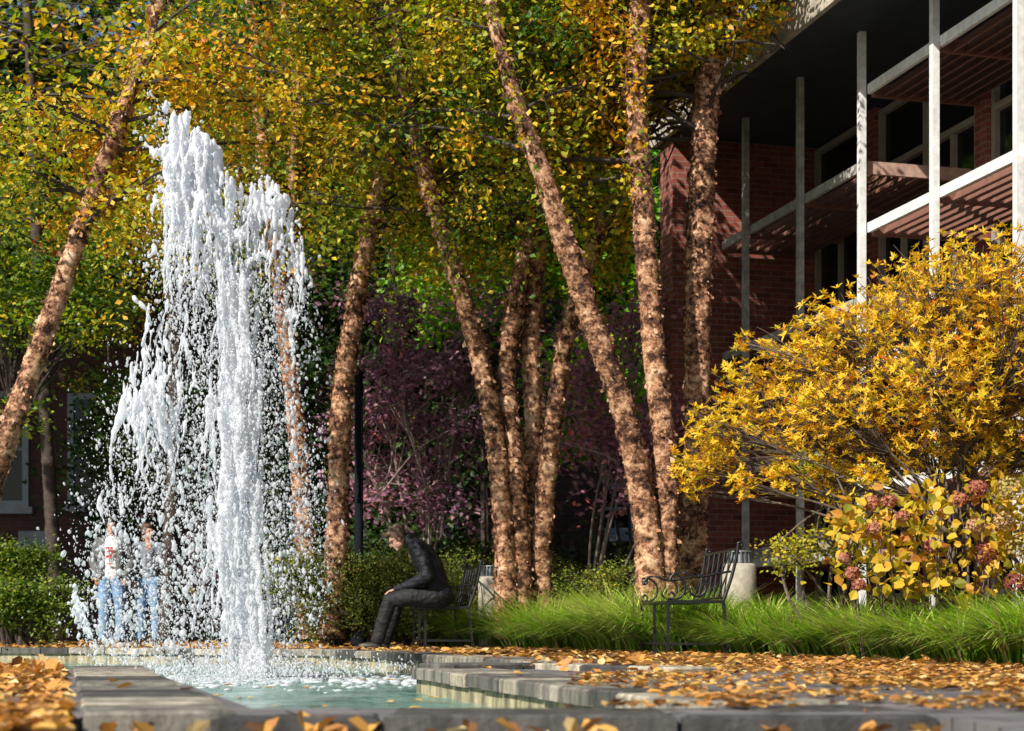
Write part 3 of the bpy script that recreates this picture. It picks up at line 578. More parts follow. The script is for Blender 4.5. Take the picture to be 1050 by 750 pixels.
# ------------------------------------------------------------------ trees
CP = lambda c: c[:, 0] < 1.32+np.maximum(0, c[:, 2]-5.6)*2.1
def zfade(pts): return np.clip((pts[:, 2])/1.0, 0, 1)
def grow(start, end, n, droop=.0, jit=.05):
    t = np.linspace(0, 1, n)[:, None]; p = start*(1-t)+end*t; p[:, 2] += droop*(-(t[:, 0]**2)); j = np.cumsum(rng.normal(0, jit, (n, 3)), 0)*t; return p+j
PRUNE = lambda c: (c@NV < 7.15) | (c@DV > 21.6)
def birch(label, base, stems, nbr, zlo, leafn=44, tones=(.5, .22), group='river birch trees around the pool', blen=(.9, 2.1), bias=(0, 0), ls=.074, topz=9.6, prune=None, front=.38, bark=None):
    """stems: lists of (x, y, Y, width px)"""
    t = thing('birch_tree', label, 'tree', tuple(base), group=group); crown = MB(); br = MB()
    for st in stems:
        pts = np.array([list(P(x, y, Y))+[w/2/F*Y] for x, y, Y, w in st]); last = pts[-1]; d = pts[-1]-pts[-2]; d = d[:3]/np.linalg.norm(d[:3]); d = d*np.array([.35, .35, 1])
        ext = [];   # carry the stem up out of the frame
        q = last.copy(); stepz = 1.2
        while q[2] < topz and len(ext) < 9 and len(st) > 2 and st[-1][1] < 60:
            nq = q.copy(); nq[:3] = q[:3]+d*stepz/max(.5, d[2])+np.append(rng.normal(0, .12, 2), 0); nq[3] = max(.02, q[3]*.82); ext.append(nq); q = nq
        full = spline(np.vstack([pts]+[e[None] for e in ext]), .035); full[:, 3] *= .82
        n1 = (full[:, 2] < 7.2).sum()
        tk = MB(); ring = tk.tube(full[:n1+1, :3], full[:n1+1, 3], 20, amp=.17, fr=9)
        if n1 < len(full)-2: tk.tube(full[n1::3, :3], full[n1::3, 3], 8)
        bark or flakes(tk, ring, int(len(ring)*6.5*full[:n1, 3].mean()/.12)+10); o = kids(tk, 'trunk', [bark or M['bark'], M['peel']], t, True)
        hi = full[full[:, 2] > zlo]
        if len(hi) < 5: continue
        for b in range(nbr):
            u = U(0, 1)**.9; s = hi[int(u*(len(hi)-1))]; an = U(0, 6.283); an = an if math.sin(an) > -.1 or U(0, 1) < front else -an; ln = U(*blen)*(1-.3*u); dv = np.array([math.cos(an)+bias[0], math.sin(an)*.9+bias[1], 0]); dv /= np.linalg.norm(dv)+.01
            e = s[:3]+dv*ln; e[2] += U(.1, .9); e[0] = min(e[0], 1.3+max(0, e[2]-5.6)*1.8) if prune else e[0]; bp = grow(s[:3], e, 9, U(0, .5), .04); br.tube(bp, np.linspace(max(.010, min(.03, s[3]*.3)), .005, 9), 5, cap=False)
            out = s[2] > 7.0
            for k in range(4 if out else 8):
                a = bp[rng.integers(2, 9)]; bt = rng.normal(0, .16) if k == 0 else bt; dv2 = rng.normal(size=3)*np.array([1, 1, .4]); dv2 /= np.linalg.norm(dv2); e2 = a+dv2*U(.3, .75); tp = grow(a, e2, 6, U(.15, .6), .03)
                if not out and (prune is None or prune(tp).all()): br.tube(tp, np.linspace(.005, .0025, 6), 3, cap=False)
                m = int(leafn*(.18 if out else 1)*U(.5, 1.3)); ix = rng.integers(1, 6, m); c = tp[ix]+rng.normal(0, .095 if not out else .16, (m, 3)); c = c[PRUNE(c) & (c[:, 2] > 2.2)]; c = c if prune is None else c[prune(c)]; m = len(c); tone = np.clip(rng.normal(tones[0], tones[1]*.6, m)+rng.normal(0, tones[1]*.6)+bt, 0, 1)
                leaves(crown, c, U(.65, 1.15, m)*ls*(1.9 if out else 1), tone)
    kids(br, 'branches', M['dark_bark'], t); kids(crown, 'crown', M['birch_leaf'], t)
    return t
def gb(x, Y): return ((x-525)/F*Y, Y, 0)
birch('leaning river birch at far left with cream peeling bark', gb(-75, 15), [[(-70,668,15,40),(-30,560,15,34),(5,455,15,28),(45,345,15.1,26),(78,250,15.2,23),(102,180,15.3,22),(128,110,15.4,20),(160,20,15.5,18)]], 95, 3.7, bias=(.15, 0), tones=(.52, .2), leafn=50, front=.7)
birch('slim pale birch standing behind the water jet', gb(318, 19.5), [[(318,655,19.5,30),(312,540,19.5,25),(302,420,19.5,22),(288,300,19.5,20),(270,160,19.5,17),(262,40,19.5,15)], [(303,300,19.6,8),(300,180,19.4,12),(305,90,19.3,12),(290,0,19.2,10)]], 56, 4.6, tones=(.48, .2))
birch('pale birch curving up to the right between the jet and the seated person', gb(345, 19), [[(340,655,19,34),(346,540,19,28),(350,420,19,26),(362,330,19,24),(378,240,19,23),(398,170,18.9,22),(420,120,18.8,18),(445,30,18.7,15)]], 66, 4.6, tones=(.45, .2), front=.12, topz=8.4)
birch('central clump birch with four crossing trunks above the hedge', gb(533, 18.3), [
  [(520,655,18,34),(517,560,18,26),(508,455,18,24),(492,370,18,23),(470,290,18,22),(445,210,18,21),(420,120,17.9,20),(404,30,17.8,18)],
  [(534,655,18.1,38),(532,560,18.1,30),(527,470,18.1,26),(520,380,18.2,22),(532,290,18.3,22),(548,210,18.3,17),(560,120,18.3,15),(575,20,18.3,13)],
  [(548,655,18.4,38),(546,560,18.4,30),(548,450,18.4,24),(545,350,18.4,22),(553,260,18.5,20),(585,150,18.5,15),(600,40,18.5,12)],
  [(556,655,18.2,32),(556,545,18.2,26),(568,430,18.1,22),(582,340,18,20),(607,255,18,17),(632,185,17.9,15),(645,120,17.9,12),(660,40,17.9,10)]], 46, 4.3, tones=(.45, .2), front=.06, topz=7.6, prune=CP)
birch('near clump birch with two thick trunks behind the right bench', gb(680, 16.6), [
  [(668,660,16.5,44),(666,575,16.5,36),(655,490,16.5,31),(636,410,16.4,29),(606,330,16.3,28),(580,250,16.2,27),(555,175,16.1,24),(526,95,16,20),(505,10,15.9,16)],
  [(684,660,16.6,44),(682,570,16.6,34),(683,480,16.6,28),(674,390,16.6,29),(664,280,16.6,28),(657,180,16.6,27),(652,80,16.6,26),(657,-10,16.6,24)]], 66, 4.6, tones=(.42, .18), bias=(-.3, .1), prune=CP, front=.08, topz=7.6)
birch('straight dark barked birch beside the brick pier', gb(712, 17.2), [[(708,660,17.2,44),(712,560,17.2,33),(714,450,17.2,30),(716,330,17.2,32),(719,200,17.2,32),(725,90,17.2,31),(728,0,17.2,28)]], 80, 5.1, tones=(.42, .18), bias=(-.35, -.1), blen=(.7, 1.7), prune=CP, topz=7.6)
# canopy behind
birch('background birch with golden crown above the old hall', gb(150, 24), [[(170,655,24,20),(180,400,24,17),(170,200,24,14),(165,20,24,12)], [(60,655,25,18),(40,300,25,15),(30,40,25,12)]], 74, 5.4, tones=(.36, .18), blen=(1.4, 3.4), ls=.09, bark=M['dark_bark'])
birch('background birch filling the gap over the purple dogwoods', gb(500, 25), [[(500,655,25,16),(495,300,25,14),(470,120,25,12),(455,20,25,10)], [(395,655,26,16),(400,250,26,14),(370,30,26,12)], [(610,655,25,16),(620,250,25,14),(600,30,25,12)]], 50, 5.8, tones=(.24, .18), blen=(1.4, 3.2), ls=.09, bark=M['dark_bark'])

def ell_pts(c, r, n, shell=.55):
    v = rng.normal(size=(n, 3)); v /= np.linalg.norm(v, axis=1)[:, None]; k = (shell+(1-shell)*U(0, 1, n))[:, None]; return c+v*k*np.array(r), v
def lumpy(name, label, cat, base, clumps, n, ls, lm, tone=(.5, .25), shape='rhomb', group=None, bark=None, flat=1.0, shell=.35, stems=6, adroop=None):
    """crown of leaf sprays round clump centres joined to the base by real limbs"""
    t = thing(name, label, cat, tuple(base), group=group); cr = MB(); br = MB(); base = np.array(base, float)
    vol = np.array([c[3]*c[4]*c[5] for c in clumps])**.67; share = vol/vol.sum()
    cen = []
    for ci, (c, sh) in enumerate(zip(clumps, share)):
        cc = np.array(P(c[0], c[1], c[2])); b0 = base if ci < stems else cen[rng.integers(0, len(cen))]; cen.append(cc); r = np.array(c[3:6]); k = int(n*sh); ns = max(4, k//26); sp, _ = ell_pts(cc, r, ns, shell)
        mid = b0*.45+cc*.55+np.append(rng.normal(0, .12, 2), .05); mid[2] = max(mid[2], .1); rb = .026 if ci < stems else .012
        bp = spline([b0+np.append(rng.normal(0, .05, 2), 0), mid, cc], .15); br.tube(bp, np.linspace(rb, .007, len(bp)), 6, cap=False)
        for q in sp[:min(ns, 60)]: br.tube(grow(bp[-max(1, int(len(bp)*U(.05, .4)))], q, 6, 0, .02), np.linspace(.010, .003, 6), 3, cap=False)
        ti = rng.normal(0, tone[1], ns); m = 26; pc = np.repeat(sp, m, 0)+rng.normal(0, 1, (ns*m, 3))*np.array([1, 1, .55*flat])*ls*2.1; tt = np.clip(tone[0]+np.repeat(ti, m)*.8+rng.normal(0, tone[1]*.5, ns*m), 0, 1)
        ok = pc[:, 2] > .02
        leaves(cr, pc[ok], U(.65, 1.2, ok.sum())*ls, tt[ok], shape, up=.5)
    kids(br, 'branches', bark or M['dark_bark'], t); kids(cr, 'crown', lm, t); return t
# purple dogwoods
dg = 'purple dogwoods under the birches'
def layers(x0, x1, y0, y1, Y, k, rx=.55): return [(U(x0, x1), U(y0, y1), Y+U(-.8, .8), U(.6, 1.2)*rx, U(.6, 1.1)*rx, U(.16, .34)) for _ in range(k)]
lumpy('dogwood_tree', 'purple dogwood with drooping layers left of the central trunks', 'tree', gb(430, 22), layers(355, 500, 300, 520, 22, 20), 6800, .085, M['purple_leaf'], (.40, .26), 'rhomb', dg, M['grey_bark'], 1.2)
lumpy('dogwood_tree', 'pinkish purple dogwood showing between the central and right trunks', 'tree', gb(600, 21), layers(560, 690, 300, 540, 21, 14, .45), 5200, .085, M['purple_leaf'], (.6, .24), 'rhomb', dg, M['grey_bark'], 1.2)
# greens
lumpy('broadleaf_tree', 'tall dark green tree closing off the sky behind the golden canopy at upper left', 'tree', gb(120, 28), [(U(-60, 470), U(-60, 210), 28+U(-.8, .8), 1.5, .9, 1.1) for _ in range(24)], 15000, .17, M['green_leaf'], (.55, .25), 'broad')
lumpy('maple_tree', 'yellow green sunlit tree seen between the pale birch and the central clump', 'tree', gb(440, 24), [(U(370, 560), U(120, 330), 24+U(-.7, .7), .55, .5, .45) for _ in range(18)], 11000, .11, M['maple_leaf'], (.6, .25), 'broad')
lumpy('maple_tree', 'bright green sunlit tree between the birch trunks and the brick pier', 'tree', gb(655, 25), [(U(590, 695), U(130, 440), 24+U(-.7, .7), .55, .5, .45) for _ in range(26)], 19000, .11, M['maple_leaf'], (.5, .25), 'broad')
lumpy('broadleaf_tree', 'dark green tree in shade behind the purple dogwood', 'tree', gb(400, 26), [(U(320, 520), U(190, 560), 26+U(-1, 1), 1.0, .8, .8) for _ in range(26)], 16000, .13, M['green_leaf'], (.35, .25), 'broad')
lumpy('broadleaf_tree', 'green gold tree whose low boughs hang before the left windows', 'tree', gb(-60, 20), [(U(-30, 115), U(190, 335), 20+U(-1, 1), .6, .6, .4) for _ in range(14)]+[(20,430,20,.35,.4,.2),(100,400,21,.4,.4,.3)], 13000, .075, M['birch_leaf'], (.2, .16))
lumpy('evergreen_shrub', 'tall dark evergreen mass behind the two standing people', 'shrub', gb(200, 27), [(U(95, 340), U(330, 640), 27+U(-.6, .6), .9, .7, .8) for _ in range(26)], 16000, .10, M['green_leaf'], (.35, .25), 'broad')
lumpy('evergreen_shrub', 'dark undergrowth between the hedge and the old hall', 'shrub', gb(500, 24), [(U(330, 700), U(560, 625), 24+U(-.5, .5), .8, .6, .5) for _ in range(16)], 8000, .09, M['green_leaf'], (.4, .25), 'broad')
for k, (X_, Y_, lab) in enumerate(((-14, 24, 'unseen dark tree added outside the left edge to shade the old hall'), (-17, 20, 'second unseen shading tree added beyond the pool outside the left edge'), (-12.5, 28, 'unseen shading tree added close before the old hall outside the left edge'))):  # unseen trees, added only to keep the sun off the old hall
    px_ = 525+X_/Y_*F; lumpy('broadleaf_tree', lab, 'tree', (X_, Y_, 0), [(px_+U(-3, 2.5)*F/Y_, U(-60, 300)-100, Y_+U(-2, 2), 1.2, 1.2, 1.0) for _ in range(22)], 9000, .26, M['green_leaf'], (.4, .2), 'broad')
# hedge mounds
hg = 'low juniper shrubs behind the benches'
for lab, q, n in (('olive juniper mound left of the seated person', (345,600,19.2,.75,.6,.50), 9000), ('juniper mound directly behind the seated person', (415,598,19.4,.6,.6,.52), 8000), ('juniper mound behind the left bench and concrete light', (478,600,21,.6,.6,.48), 8000), ('juniper mound in front of the central birch clump', (560,598,19.3,.62,.45,.36), 8000), ('juniper mound left of the near birch trunks', (625,602,18.4,.55,.5,.35), 7000)):
    r = q[3:]; lumpy('juniper_shrub', lab, 'shrub', gb(q[0], q[2]), [(q[0]+U(-42, 42), q[1]+U(-12, 34), q[2]+U(-.3, .3), r[0]*U(.5, .8), r[1]*.7, r[2]*U(.5, .8)) for _ in range(12)], int(n*2.4), .034, M['juniper_leaf'], (.5, .25), 'rhomb', hg)
for lab, q, n in (('bright green shrub at the far left edge of the pool', (15,575,21,.45,.5,.3), 6000), ('spreading yellow green shrub in front of the bright one at the left edge', (28,622,20,.6,.5,.38), 8000)):
    r = q[3:]; lumpy('garden_shrub', lab, 'shrub', gb(q[0], q[2]), [(q[0]+U(-35, 30), q[1]+U(-12, 14), q[2]+U(-.25, .25), r[0]*.6, r[1]*.6, r[2]*.7) for _ in range(7)], n, .05, M['bright_shrub_leaf'], (.45, .25), 'rhomb')

# ------------------------------------------------------------------ yellow shrub, hydrangea, sapling
ys_ = thing('azalea_bush', 'large golden yellow leaved bush in front of the white posts', 'bush', gb(985, 11.8))
YB = [(712,478,28),(735,440,36),(770,405,45),(815,375,50),(860,345,55),(915,320,58),(965,300,62),(1020,290,66),(1070,330,90),(800,440,50),(850,420,60),(905,400,65),(960,390,70),(1015,400,70),(1060,450,60),(880,455,45),(940,460,40),(1010,350,50),(1040,400,50),(980,420,45),(1030,470,40),(900,440,50),(800,488,26),(845,492,30),(765,498,20),(890,490,24),(740,475,30),(712,500,18),(760,350,14),(1000,460,45)]
cr = MB(); br = MB(); base = np.array(gb(985, 11.8)); hubs = []
for x, y, r in YB:
    Y = 11.9+U(-.5, .5); cc = P(x, y, Y); rm = r/F*Y; nw = int(80*(r/28)**1.9)
    bp = spline([base+np.append(rng.normal(0, .12, 2), 0), base+(cc-base)*np.array([.12, .12, .55]), base+(cc-base)*np.array([.5, .5, .85])+rng.normal(0, .04, 3), cc], .08); br.tube(bp, np.linspace(.015, .005, len(bp)), 6, amp=.2, fr=14, cap=False)
    wc, _ = ell_pts(cc, (rm, rm*1.1, rm*.95), nw, .3)
    for c in wc:
        if U(0, 1) < .5: br.tube(grow(bp[-max(1, int(len(bp)*U(.02, .3)))], c, 6, 0, .015), np.linspace(.005, .002, 6), 3, cap=False)
    hubs.append(wc)
wc = np.vstack(hubs); m = 7; nw = len(wc); ax = rng.normal(size=(nw, 3)); ax[:, 2] = np.abs(ax[:, 2])+.6; ax, a_, b_ = basis(ax); th = (np.arange(m)*2*math.pi/m)[None]+U(0, 6, nw)[:, None]
dr = a_[:, None]*np.cos(th)[..., None]+b_[:, None]*np.sin(th)[..., None]+ax[:, None]*.45+rng.normal(0, .18, (nw, m, 3)); tn = np.clip(.45+rng.normal(0, .22, nw)[:, None]+rng.normal(0, .16, (nw, m)), 0, 1)
leaves(cr, np.repeat(wc, m, 0), U(.024, .058, nw*m), tn.ravel(), 'narrow', np.repeat(ax, m, 0), dr.reshape(-1, 3))
for pts, w in (([(905,612),(895,560),(872,520),(858,490),(845,470)], .012), ([(960,612),(940,560),(930,500),(905,470)], .014), ([(990,612),(968,560),(945,510),(930,470),(900,430)], .015), ([(1020,640),(1000,575),(960,535),(940,505),(985,470),(1000,400)], .022), ([(1075,590),(1040,540),(1010,500),(990,465),(1010,430),(1050,410)], .020), ([(1090,640),(1030,560),(1000,530),(955,505),(930,490)], .018)):
    sp = spline([P(x, min(y, 645), 11.5+.1*k) for k, (x, y) in enumerate(pts)], .05); br.tube(sp, np.linspace(w, w*.45, len(sp)), 7, amp=.25, fr=14, cap=False)
kids(br, 'branches', M['shrub_bark'], ys_, True); kids(cr, 'crown', M['yellow_leaf'], ys_)
hy = thing('hydrangea_bush', 'hydrangea bush with yellow leaves and faded pink flower heads at lower right', 'bush', gb(980, 11.3)); cr = MB(); br = MB(); base = np.array(gb(985, 11.3))
cs = []
for k in range(150):
    x = U(862, 1075); y = U(505+max(0, (900-x)*.5), 612); c = P(x, y, 11.2+U(-.3, .5)); cs.append(c)
    if k % 3 == 0: br.tube(grow(np.array([c[0]*.8+base[0]*.2, 11.4, 0]), c, 6, 0, .02), np.linspace(.006, .003, 6), 4, cap=False)
cs = np.repeat(np.array(cs), 7, 0)+rng.normal(0, .075, (1050, 3)); leaves(cr, cs, U(.035, .095, 1050), np.clip(rng.normal(.5, .3, 1050), 0, 1), 'broad', up=0)
kids(br, 'branches', M['shrub_bark'], hy); kids(cr, 'crown', M['hydrangea_leaf'], hy)
for x, y, r, t in ((893,516,.055,.5),(912,514,.05,.55),(896,542,.045,.6),(874,588,.05,.5),(866,572,.04,.6),(1003,500,.06,.45),(1000,540,.06,.75),(1010,568,.085,.12),(1035,500,.085,.95),(1045,560,.09,.9),(1040,598,.07,.1),(985,512,.05,.5),(925,530,.045,.55),(955,560,.05,.4),(1028,535,.07,.85),(880,600,.04,.5)):
    f_ = MB(); c, nv = ell_pts(P(x, y, 10.95+U(-.1, .2)), (r, r, r*.85), 150, .8); leaves(f_, c, .024, np.clip(rng.normal(t, .1, 150), 0, 1), 'broad', nv+rng.normal(0, .3, nv.shape)); kids(f_, 'flower_head', M['flower'], hy)
sp_ = lumpy('sapling', 'thin yellow green sapling in front of the brick wall and bollard light', 'sapling', gb(850, 13.6), [(U(795, 880), U(465, 590), 13.6+U(-.3, .3), .14, .14, .05) for _ in range(24)], 2600, .04, leafmat('sapling_leaf', [(0, (.20, .26, .02)), (.6, (.50, .44, .03)), (1, (.68, .46, .04))], .4), (.45, .25), 'rhomb', bark=M['shrub_bark'])

# ------------------------------------------------------------------ ornamental grass
def grassbed(name, label, w0, w1, s0, s1, n, h=(.34, .5), lean=1.0, slant=0):
    mb = MB(); nt_ = int((s1-s0)*(w1-w0)*17); cs_ = U(s0, s1, nt_); cw_ = w0+.12+(w1-w0-.12)*U(0, 1, nt_)**1.15; ki = rng.integers(0, nt_, n); ang = U(0, 6.283, n); rad = np.abs(rng.normal(0, .055, n))
    ss = cs_[ki]+rad*np.sin(ang); ww = cw_[ki]+rad*np.cos(ang); tv = rng.normal(0, 1, nt_)[ki]
    root = NV[None]*(ww-np.maximum(0, ss-14)*slant)[:, None]+DV[None]*ss[:, None]
    tuft = np.array([noise.noise((w*2.3, s*2.3, 1.7)) for w, s in zip(ww, ss)]); edge = np.clip(1-(ww-w0)/.45, 0, 1)
    ok = tuft > -.42; root, ww, ss, tuft, edge = root[ok], ww[ok], ss[ok], tuft[ok], edge[ok]; n = len(root)
    H = U(*h, n)*(1+.35*tuft); tv, ang = tv[ok], ang[ok]; H = H*(1+.12*tv); dr = NV[None]*np.cos(ang)[:, None]*.62+DV[None]*np.sin(ang)[:, None]*.62-NV[None]*(edge*lean*.45+.12)[:, None]+rng.normal(0, .2, (n, 3)); dr[:, 2] = 0
    k = 6; tt = np.linspace(0, 1, k); sd = np.cross(dr, (0, 0, 1)); sd /= np.linalg.norm(sd, axis=1)[:, None]+1e-6; wd = U(.005, .010, n)
    sag = U(.6, 1.2, n)*(.65+.5*edge)
    V = []
    for t in tt:
        c = root+dr*(H*1.15*t**1.5)[:, None]; c[:, 2] = H*(1.25*t-sag*t*t*.85); c[:, 2] = np.maximum(c[:, 2], .015); wv = (wd*(1-t**2.2))[:, None]*sd; V += [c-wv, c+wv]
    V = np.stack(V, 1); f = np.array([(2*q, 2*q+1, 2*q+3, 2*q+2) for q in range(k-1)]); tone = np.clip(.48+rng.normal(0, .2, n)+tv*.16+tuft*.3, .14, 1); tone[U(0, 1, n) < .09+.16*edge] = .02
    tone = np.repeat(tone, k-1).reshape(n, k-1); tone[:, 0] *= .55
    mb.add(V.reshape(-1, 3), (np.arange(n)[:, None, None]*2*k+f[None]).reshape(-1, 4), tone.ravel()); return tag(mb.build(name, M['grass'], None, True), label, 'grass', kind='stuff')
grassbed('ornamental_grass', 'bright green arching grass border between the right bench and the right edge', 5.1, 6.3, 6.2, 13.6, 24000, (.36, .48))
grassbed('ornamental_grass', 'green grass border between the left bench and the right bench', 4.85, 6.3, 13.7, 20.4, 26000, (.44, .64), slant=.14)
# ------------------------------------------------------------------ fallen leaves
def inpool(x, y):
    c = np.zeros(len(x), bool); L = pool; j = len(L)-1
    for i in range(len(L)):
        xi, yi = L[i]; xj, yj = L[j]; c ^= ((yi > y) != (yj > y)) & (x < (xj-xi)*(y-yi)/(yj-yi+1e-12)+xi); j = i
    return c
mb = MB()
def litter(n, xf, yr, size, dens=None, z=.006, stand=.2, keepc=True):
    y = U(yr[0], yr[1], n); x = xf(y, n); ok = ~inpool(x, y)
    if dens is not None: ok &= U(0, 1, n) < dens(x, y)
    x, y = x[ok], y[ok]; m = len(x); nr = rng.normal(0, stand, (m, 3)); nr[:, 2] = 1
    leaves(mb, np.stack([x, y, z+U(0, .012, m)], -1), U(*size, m), np.clip(rng.normal(.55, .28, m), 0, 1), 'curl', nr)
wof = lambda x, y: x*math.cos(A)+y*math.sin(A)
xw = lambda a, b: (lambda y, n: U(a, b, n)*y/F)
patch = lambda x, y: np.array([noise.noise((a*1.3, b*.8, 5)) for a, b in zip(x, y)])
litter(9000, xw(-560, 560), (9.5, 16), (.05, .09), lambda x, y: np.clip((wof(x, y)-2.3)*.6+patch(x, y)*.8, .0, 1)*(wof(x, y) < 5.3))
litter(9000, xw(-560, 560), (16, 26), (.06, .10), lambda x, y: np.where(wof(x, y) < 5.0, .95, .3))
litter(1500, xw(150, 560), (4.45, 7.5), (.03, .055), lambda x, y: np.clip(.15+patch(x*1.7, y*1.7)*1.3, 0, 1)*(wof(x, y) > 1.95), stand=.12)
litter(8000, xw(60, 560), (4.6, 10), (.035, .062), lambda x, y: np.clip(.30+(wof(x, y)-2.4)*.30+patch(x, y)*.8, 0, 1)*(wof(x, y) < 5.25), stand=.12)
litter(260, xw(100, 560), (8, 12), (.045, .075), lambda x, y: (wof(x, y) > 4.7)*(wof(x, y) < 5.4)*1.0, .015, .45)
litter(2500, xw(-600, -435), (3.6, 7), (.035, .06), lambda x, y: (wof(x, y) < .02)*1.0, .0, .25)
litter(3000, xw(-600, -445), (7, 9.55), (.045, .075), lambda x, y: (wof(x, y) < .02)*1.0, .0, .3)
litter(160, xw(-600, -455), (7.5, 9.5), (.06, .09), lambda x, y: (wof(x, y) < .0)*1.0, .01, .8)
litter(40, xw(-20, 250), (8.0, 10), (.06, .085), lambda x, y: (wof(x, y) > 2.45)*1.0, .02, .6)
litter(90, xw(-430, 440), (4.05, 4.38), (.05, .075), lambda x, y: .15+.85*np.clip(patch(x*2, y)*4+(x > 0)*.2, 0, 1), -.045, .6)
litter(420, xw(-430, 540), (3.7, 4.35), (.035, .06), lambda x, y: .6+0*x, -.09, .5)
litter(40, xw(-430, 430), (4.4, 9), (.05, .07), None, .02, .15)
tag(mb.build('fallen_leaves', M['fallen']), 'orange and yellow fallen leaves scattered over the paving and beds', 'leaves', kind='stuff')
mb = MB(); n = 70; x = U(-3, .4, n); y = U(5, 13, n); ok = inpool(x, y); leaves(mb, np.stack([x, y, np.full(n, ZW+.012)], -1)[ok], U(.05, .08, ok.sum()), np.clip(rng.normal(.75, .15, ok.sum()), 0, 1), 'broad', np.tile([0.02, 0, 1.0], (ok.sum(), 1)))
tag(mb.build('floating_leaves', M['fallen']), 'yellow leaves floating on the pool water', 'leaves', kind='stuff')

# ------------------------------------------------------------------ benches: x = seat depth (front at 0, back at +), y = length
def scroll(mb, cx, y, cz, r, a0, a1, turns, rr=.009):
    th = np.linspace(a0, a1, 26); rad = r*np.linspace(1, turns, 26); mb.tube(np.stack([cx+rad*np.cos(th), np.full(26, y), cz+rad*np.sin(th)], -1), rr, 6)
def make_bench(label):
    t = thing('iron_bench', label, 'bench', (0, 0, 0), group='black iron benches along the beds'); L = 1.2; m = M['iron']
    mb = MB(); mb.box((0, 0, .425), (.47, .03, .45)); mb.box((0, L-.03, .425), (.47, L, .45))
    for x in np.linspace(.0, .44, 9): mb.box((x, .031, .43), (x+.03, L-.031, .446))
    mb.build('seat', m, t)
    for y in (.015, L*.5, L-.015):
        q = MB(); q.bar((.012, y, 0), (.012, y, .425), .024, .024); q.build('leg', m, t)
    for y in (.015, L-.015):
        q = MB(); q.bar((.50, y, 0), (.462, y, .425), .024, .024); q.build('leg', m, t)
    q = MB(); q.bar((.012, .03, .10), (.012, L-.03, .10), .016, .02); q.bar((.024, .015, .10), (.49, .015, .10), .016, .02); q.bar((.024, L-.015, .10), (.49, L-.015, .10), .016, .02); q.build('stretcher', m, t)
    def bk(z): return .455+(z-.43)*.26
    q = MB()
    for y in (.015, L-.015):
        zz = np.linspace(.43, .90, 8); q.tube(np.stack([[bk(z)+.02*math.sin((z-.43)*6) for z in zz], np.full(8, y), zz], -1), .014, 8)
        scroll(q, bk(.90)+.022, y, .895, .022, 2.8, -2.4, .5, .012)
    for z in (.47, .86): q.tube([(bk(z), .015, z), (bk(z), L-.015, z)], .010, 6)
    for k in range(6):
        y0 = .03+k*(L-.06)/6; y1 = y0+(L-.06)/6
        q.tube([(bk(.47), y0, .47), (bk(.86), y1, .86)], .007, 5); q.tube([(bk(.47), y1, .47), (bk(.86), y0, .86)], .007, 5)
    q.build('backrest', m, t, True)
    for y in (.015, L-.015):
        q = MB(); q.tube(spline([(.02, y, .60), (.06, y, .665), (.14, y, .67), (.26, y, .635), (.40, y, .66), (bk(.68), y, .68)], .03), .011, 6)
        scroll(q, .035, y, .625, .034, 2.2, -3.6, .35); scroll(q, .035, y, .49, .034, -2.2, 3.4, .35)
        th = np.linspace(1.45, -1.5, 14); q.tube(np.stack([.04+.11*np.cos(th), np.full(14, y), .555+.105*np.sin(th)], -1), .010, 6)
        th = np.linspace(1.45, -3.6, 22); rr_ = np.linspace(.115, .03, 22); q.tube(np.stack([.23+rr_*np.cos(th), np.full(22, y), .545+rr_*np.sin(th)], -1), .010, 6)
        q.build('armrest', m, t, True)
    return t
def copy_tree(o, parent=None):
    c = o.copy(); COL.objects.link(c); c.parent = parent
    for ch in [x for x in bpy.data.objects if x.parent == o]: copy_tree(ch, c)
    return c
b1 = make_bench('black wrought iron bench with scroll arms, empty, near the right')
b1.location = (P(684, 672, 13.6)[0], 13.6, 0); b1.rotation_euler = (0, 0, R(6))
b2 = copy_tree(b1); b2['label'] = 'black wrought iron bench under the seated person in black'; b2.location = (P(436, 660, 17.5)[0], 17.3, 0); b2.rotation_euler = (0, 0, R(9))
# ------------------------------------------------------------------ bollard lights
def bollard(label, x, Y, z=.80, r=.15):
    c = gb(x, Y); t = thing('bollard_light', label, 'bollard light', c, group='concrete bollard lights in the beds')
    q = MB(); q.lathe(c, [(.0, 0), (r, 0), (r, z-.03), (r-.02, z-.004), (.0, z)], 28); kids(q, 'concrete_body', M['concrete'], t, True)
    q = MB(); q.lathe((c[0], c[1], z), [(.0, .001), (r*.6, .001), (r*.58, .09), (.0, .092)], 24); kids(q, 'lens', M['old_frame'], t)
    q = MB(); rt = r*.74
    for k in range(16):
        a = k*math.pi/8; q.bar((c[0]+rt*math.cos(a), c[1]+rt*math.sin(a), z+.002), (c[0]+rt*.9*math.cos(a), c[1]+rt*.9*math.sin(a), z+.10), .014, .014)
    q.lathe((c[0], c[1], z+.10), [(.0, 0), (rt, 0), (rt*.95, .012), (.0, .014)], 24); kids(q, 'louvre_cap', M['cap_metal'], t)
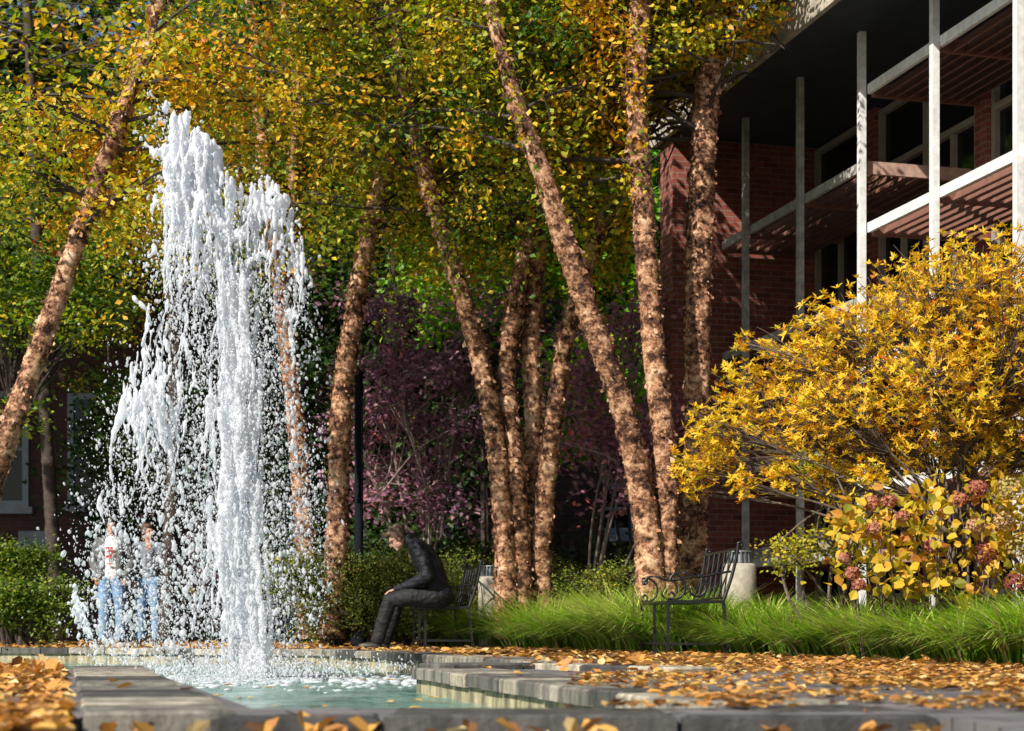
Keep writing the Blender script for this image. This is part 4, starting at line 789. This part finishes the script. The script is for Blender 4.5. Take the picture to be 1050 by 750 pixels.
bollard('concrete bollard light behind the left bench', 503, 18.4, .79, .135); bollard('concrete bollard light behind the right bench', 758, 15.6, .82, .155)
# lamp pole
lp = thing('lamp_post', 'dark slim lamp pole beside the pale birch trunk', 'lamp post', gb(368, 20.5)); c = gb(368, 20.5)
q = MB(); q.lathe(c, [(.10, 0), (.10, .25), (.055, .32), (.05, 3.3), (.03, 3.32), (0, 3.34)], 14); kids(q, 'pole', M['pole'], lp, True)

# ------------------------------------------------------------------ camera, light, world
cam = bpy.data.cameras.new('camera'); co = bpy.data.objects.new('camera', cam); COL.objects.link(co); SC.camera = co
co.location = (0, 0, CH); co.rotation_euler = (R(90), 0, 0); cam.sensor_width = 36; cam.lens = 36*F/1050; cam.shift_y = (HY-375)/1050; cam.clip_end = 500; cam.clip_start = .05
cam.dof.use_dof = True; cam.dof.focus_distance = 12.5; cam.dof.aperture_fstop = 4.0
sun_dir = Vector((-.54, -.65, 0)).normalized(); el = R(39); sv = Vector((sun_dir.x*math.cos(el), sun_dir.y*math.cos(el), math.sin(el)))
sl = bpy.data.lights.new('sun', 'SUN'); sl.energy = 4.8; sl.angle = R(.5); sl.color = (1, .94, .84); so = bpy.data.objects.new('sun', sl); COL.objects.link(so); so.rotation_euler = (-sv).to_track_quat('-Z', 'Y').to_euler(); so.location = (-8, -10, 14)
w = bpy.data.worlds.new('World'); SC.world = w; w.use_nodes = True; nt = w.node_tree; nt.nodes.clear()
sk = nt.nodes.new('ShaderNodeTexSky'); sk.sky_type = 'NISHITA'; sk.sun_disc = False; sk.sun_elevation = el; sk.sun_rotation = math.atan2(sun_dir.x, sun_dir.y)
bg = nt.nodes.new('ShaderNodeBackground'); bg.inputs[1].default_value = .07; ou = nt.nodes.new('ShaderNodeOutputWorld'); nt.links.new(sk.outputs[0], bg.inputs[0]); nt.links.new(bg.outputs[0], ou.inputs[0])
SC.view_settings.view_transform = 'Standard'; SC.view_settings.look = 'None'; SC.view_settings.gamma = 1; SC.view_settings.exposure = 0.54
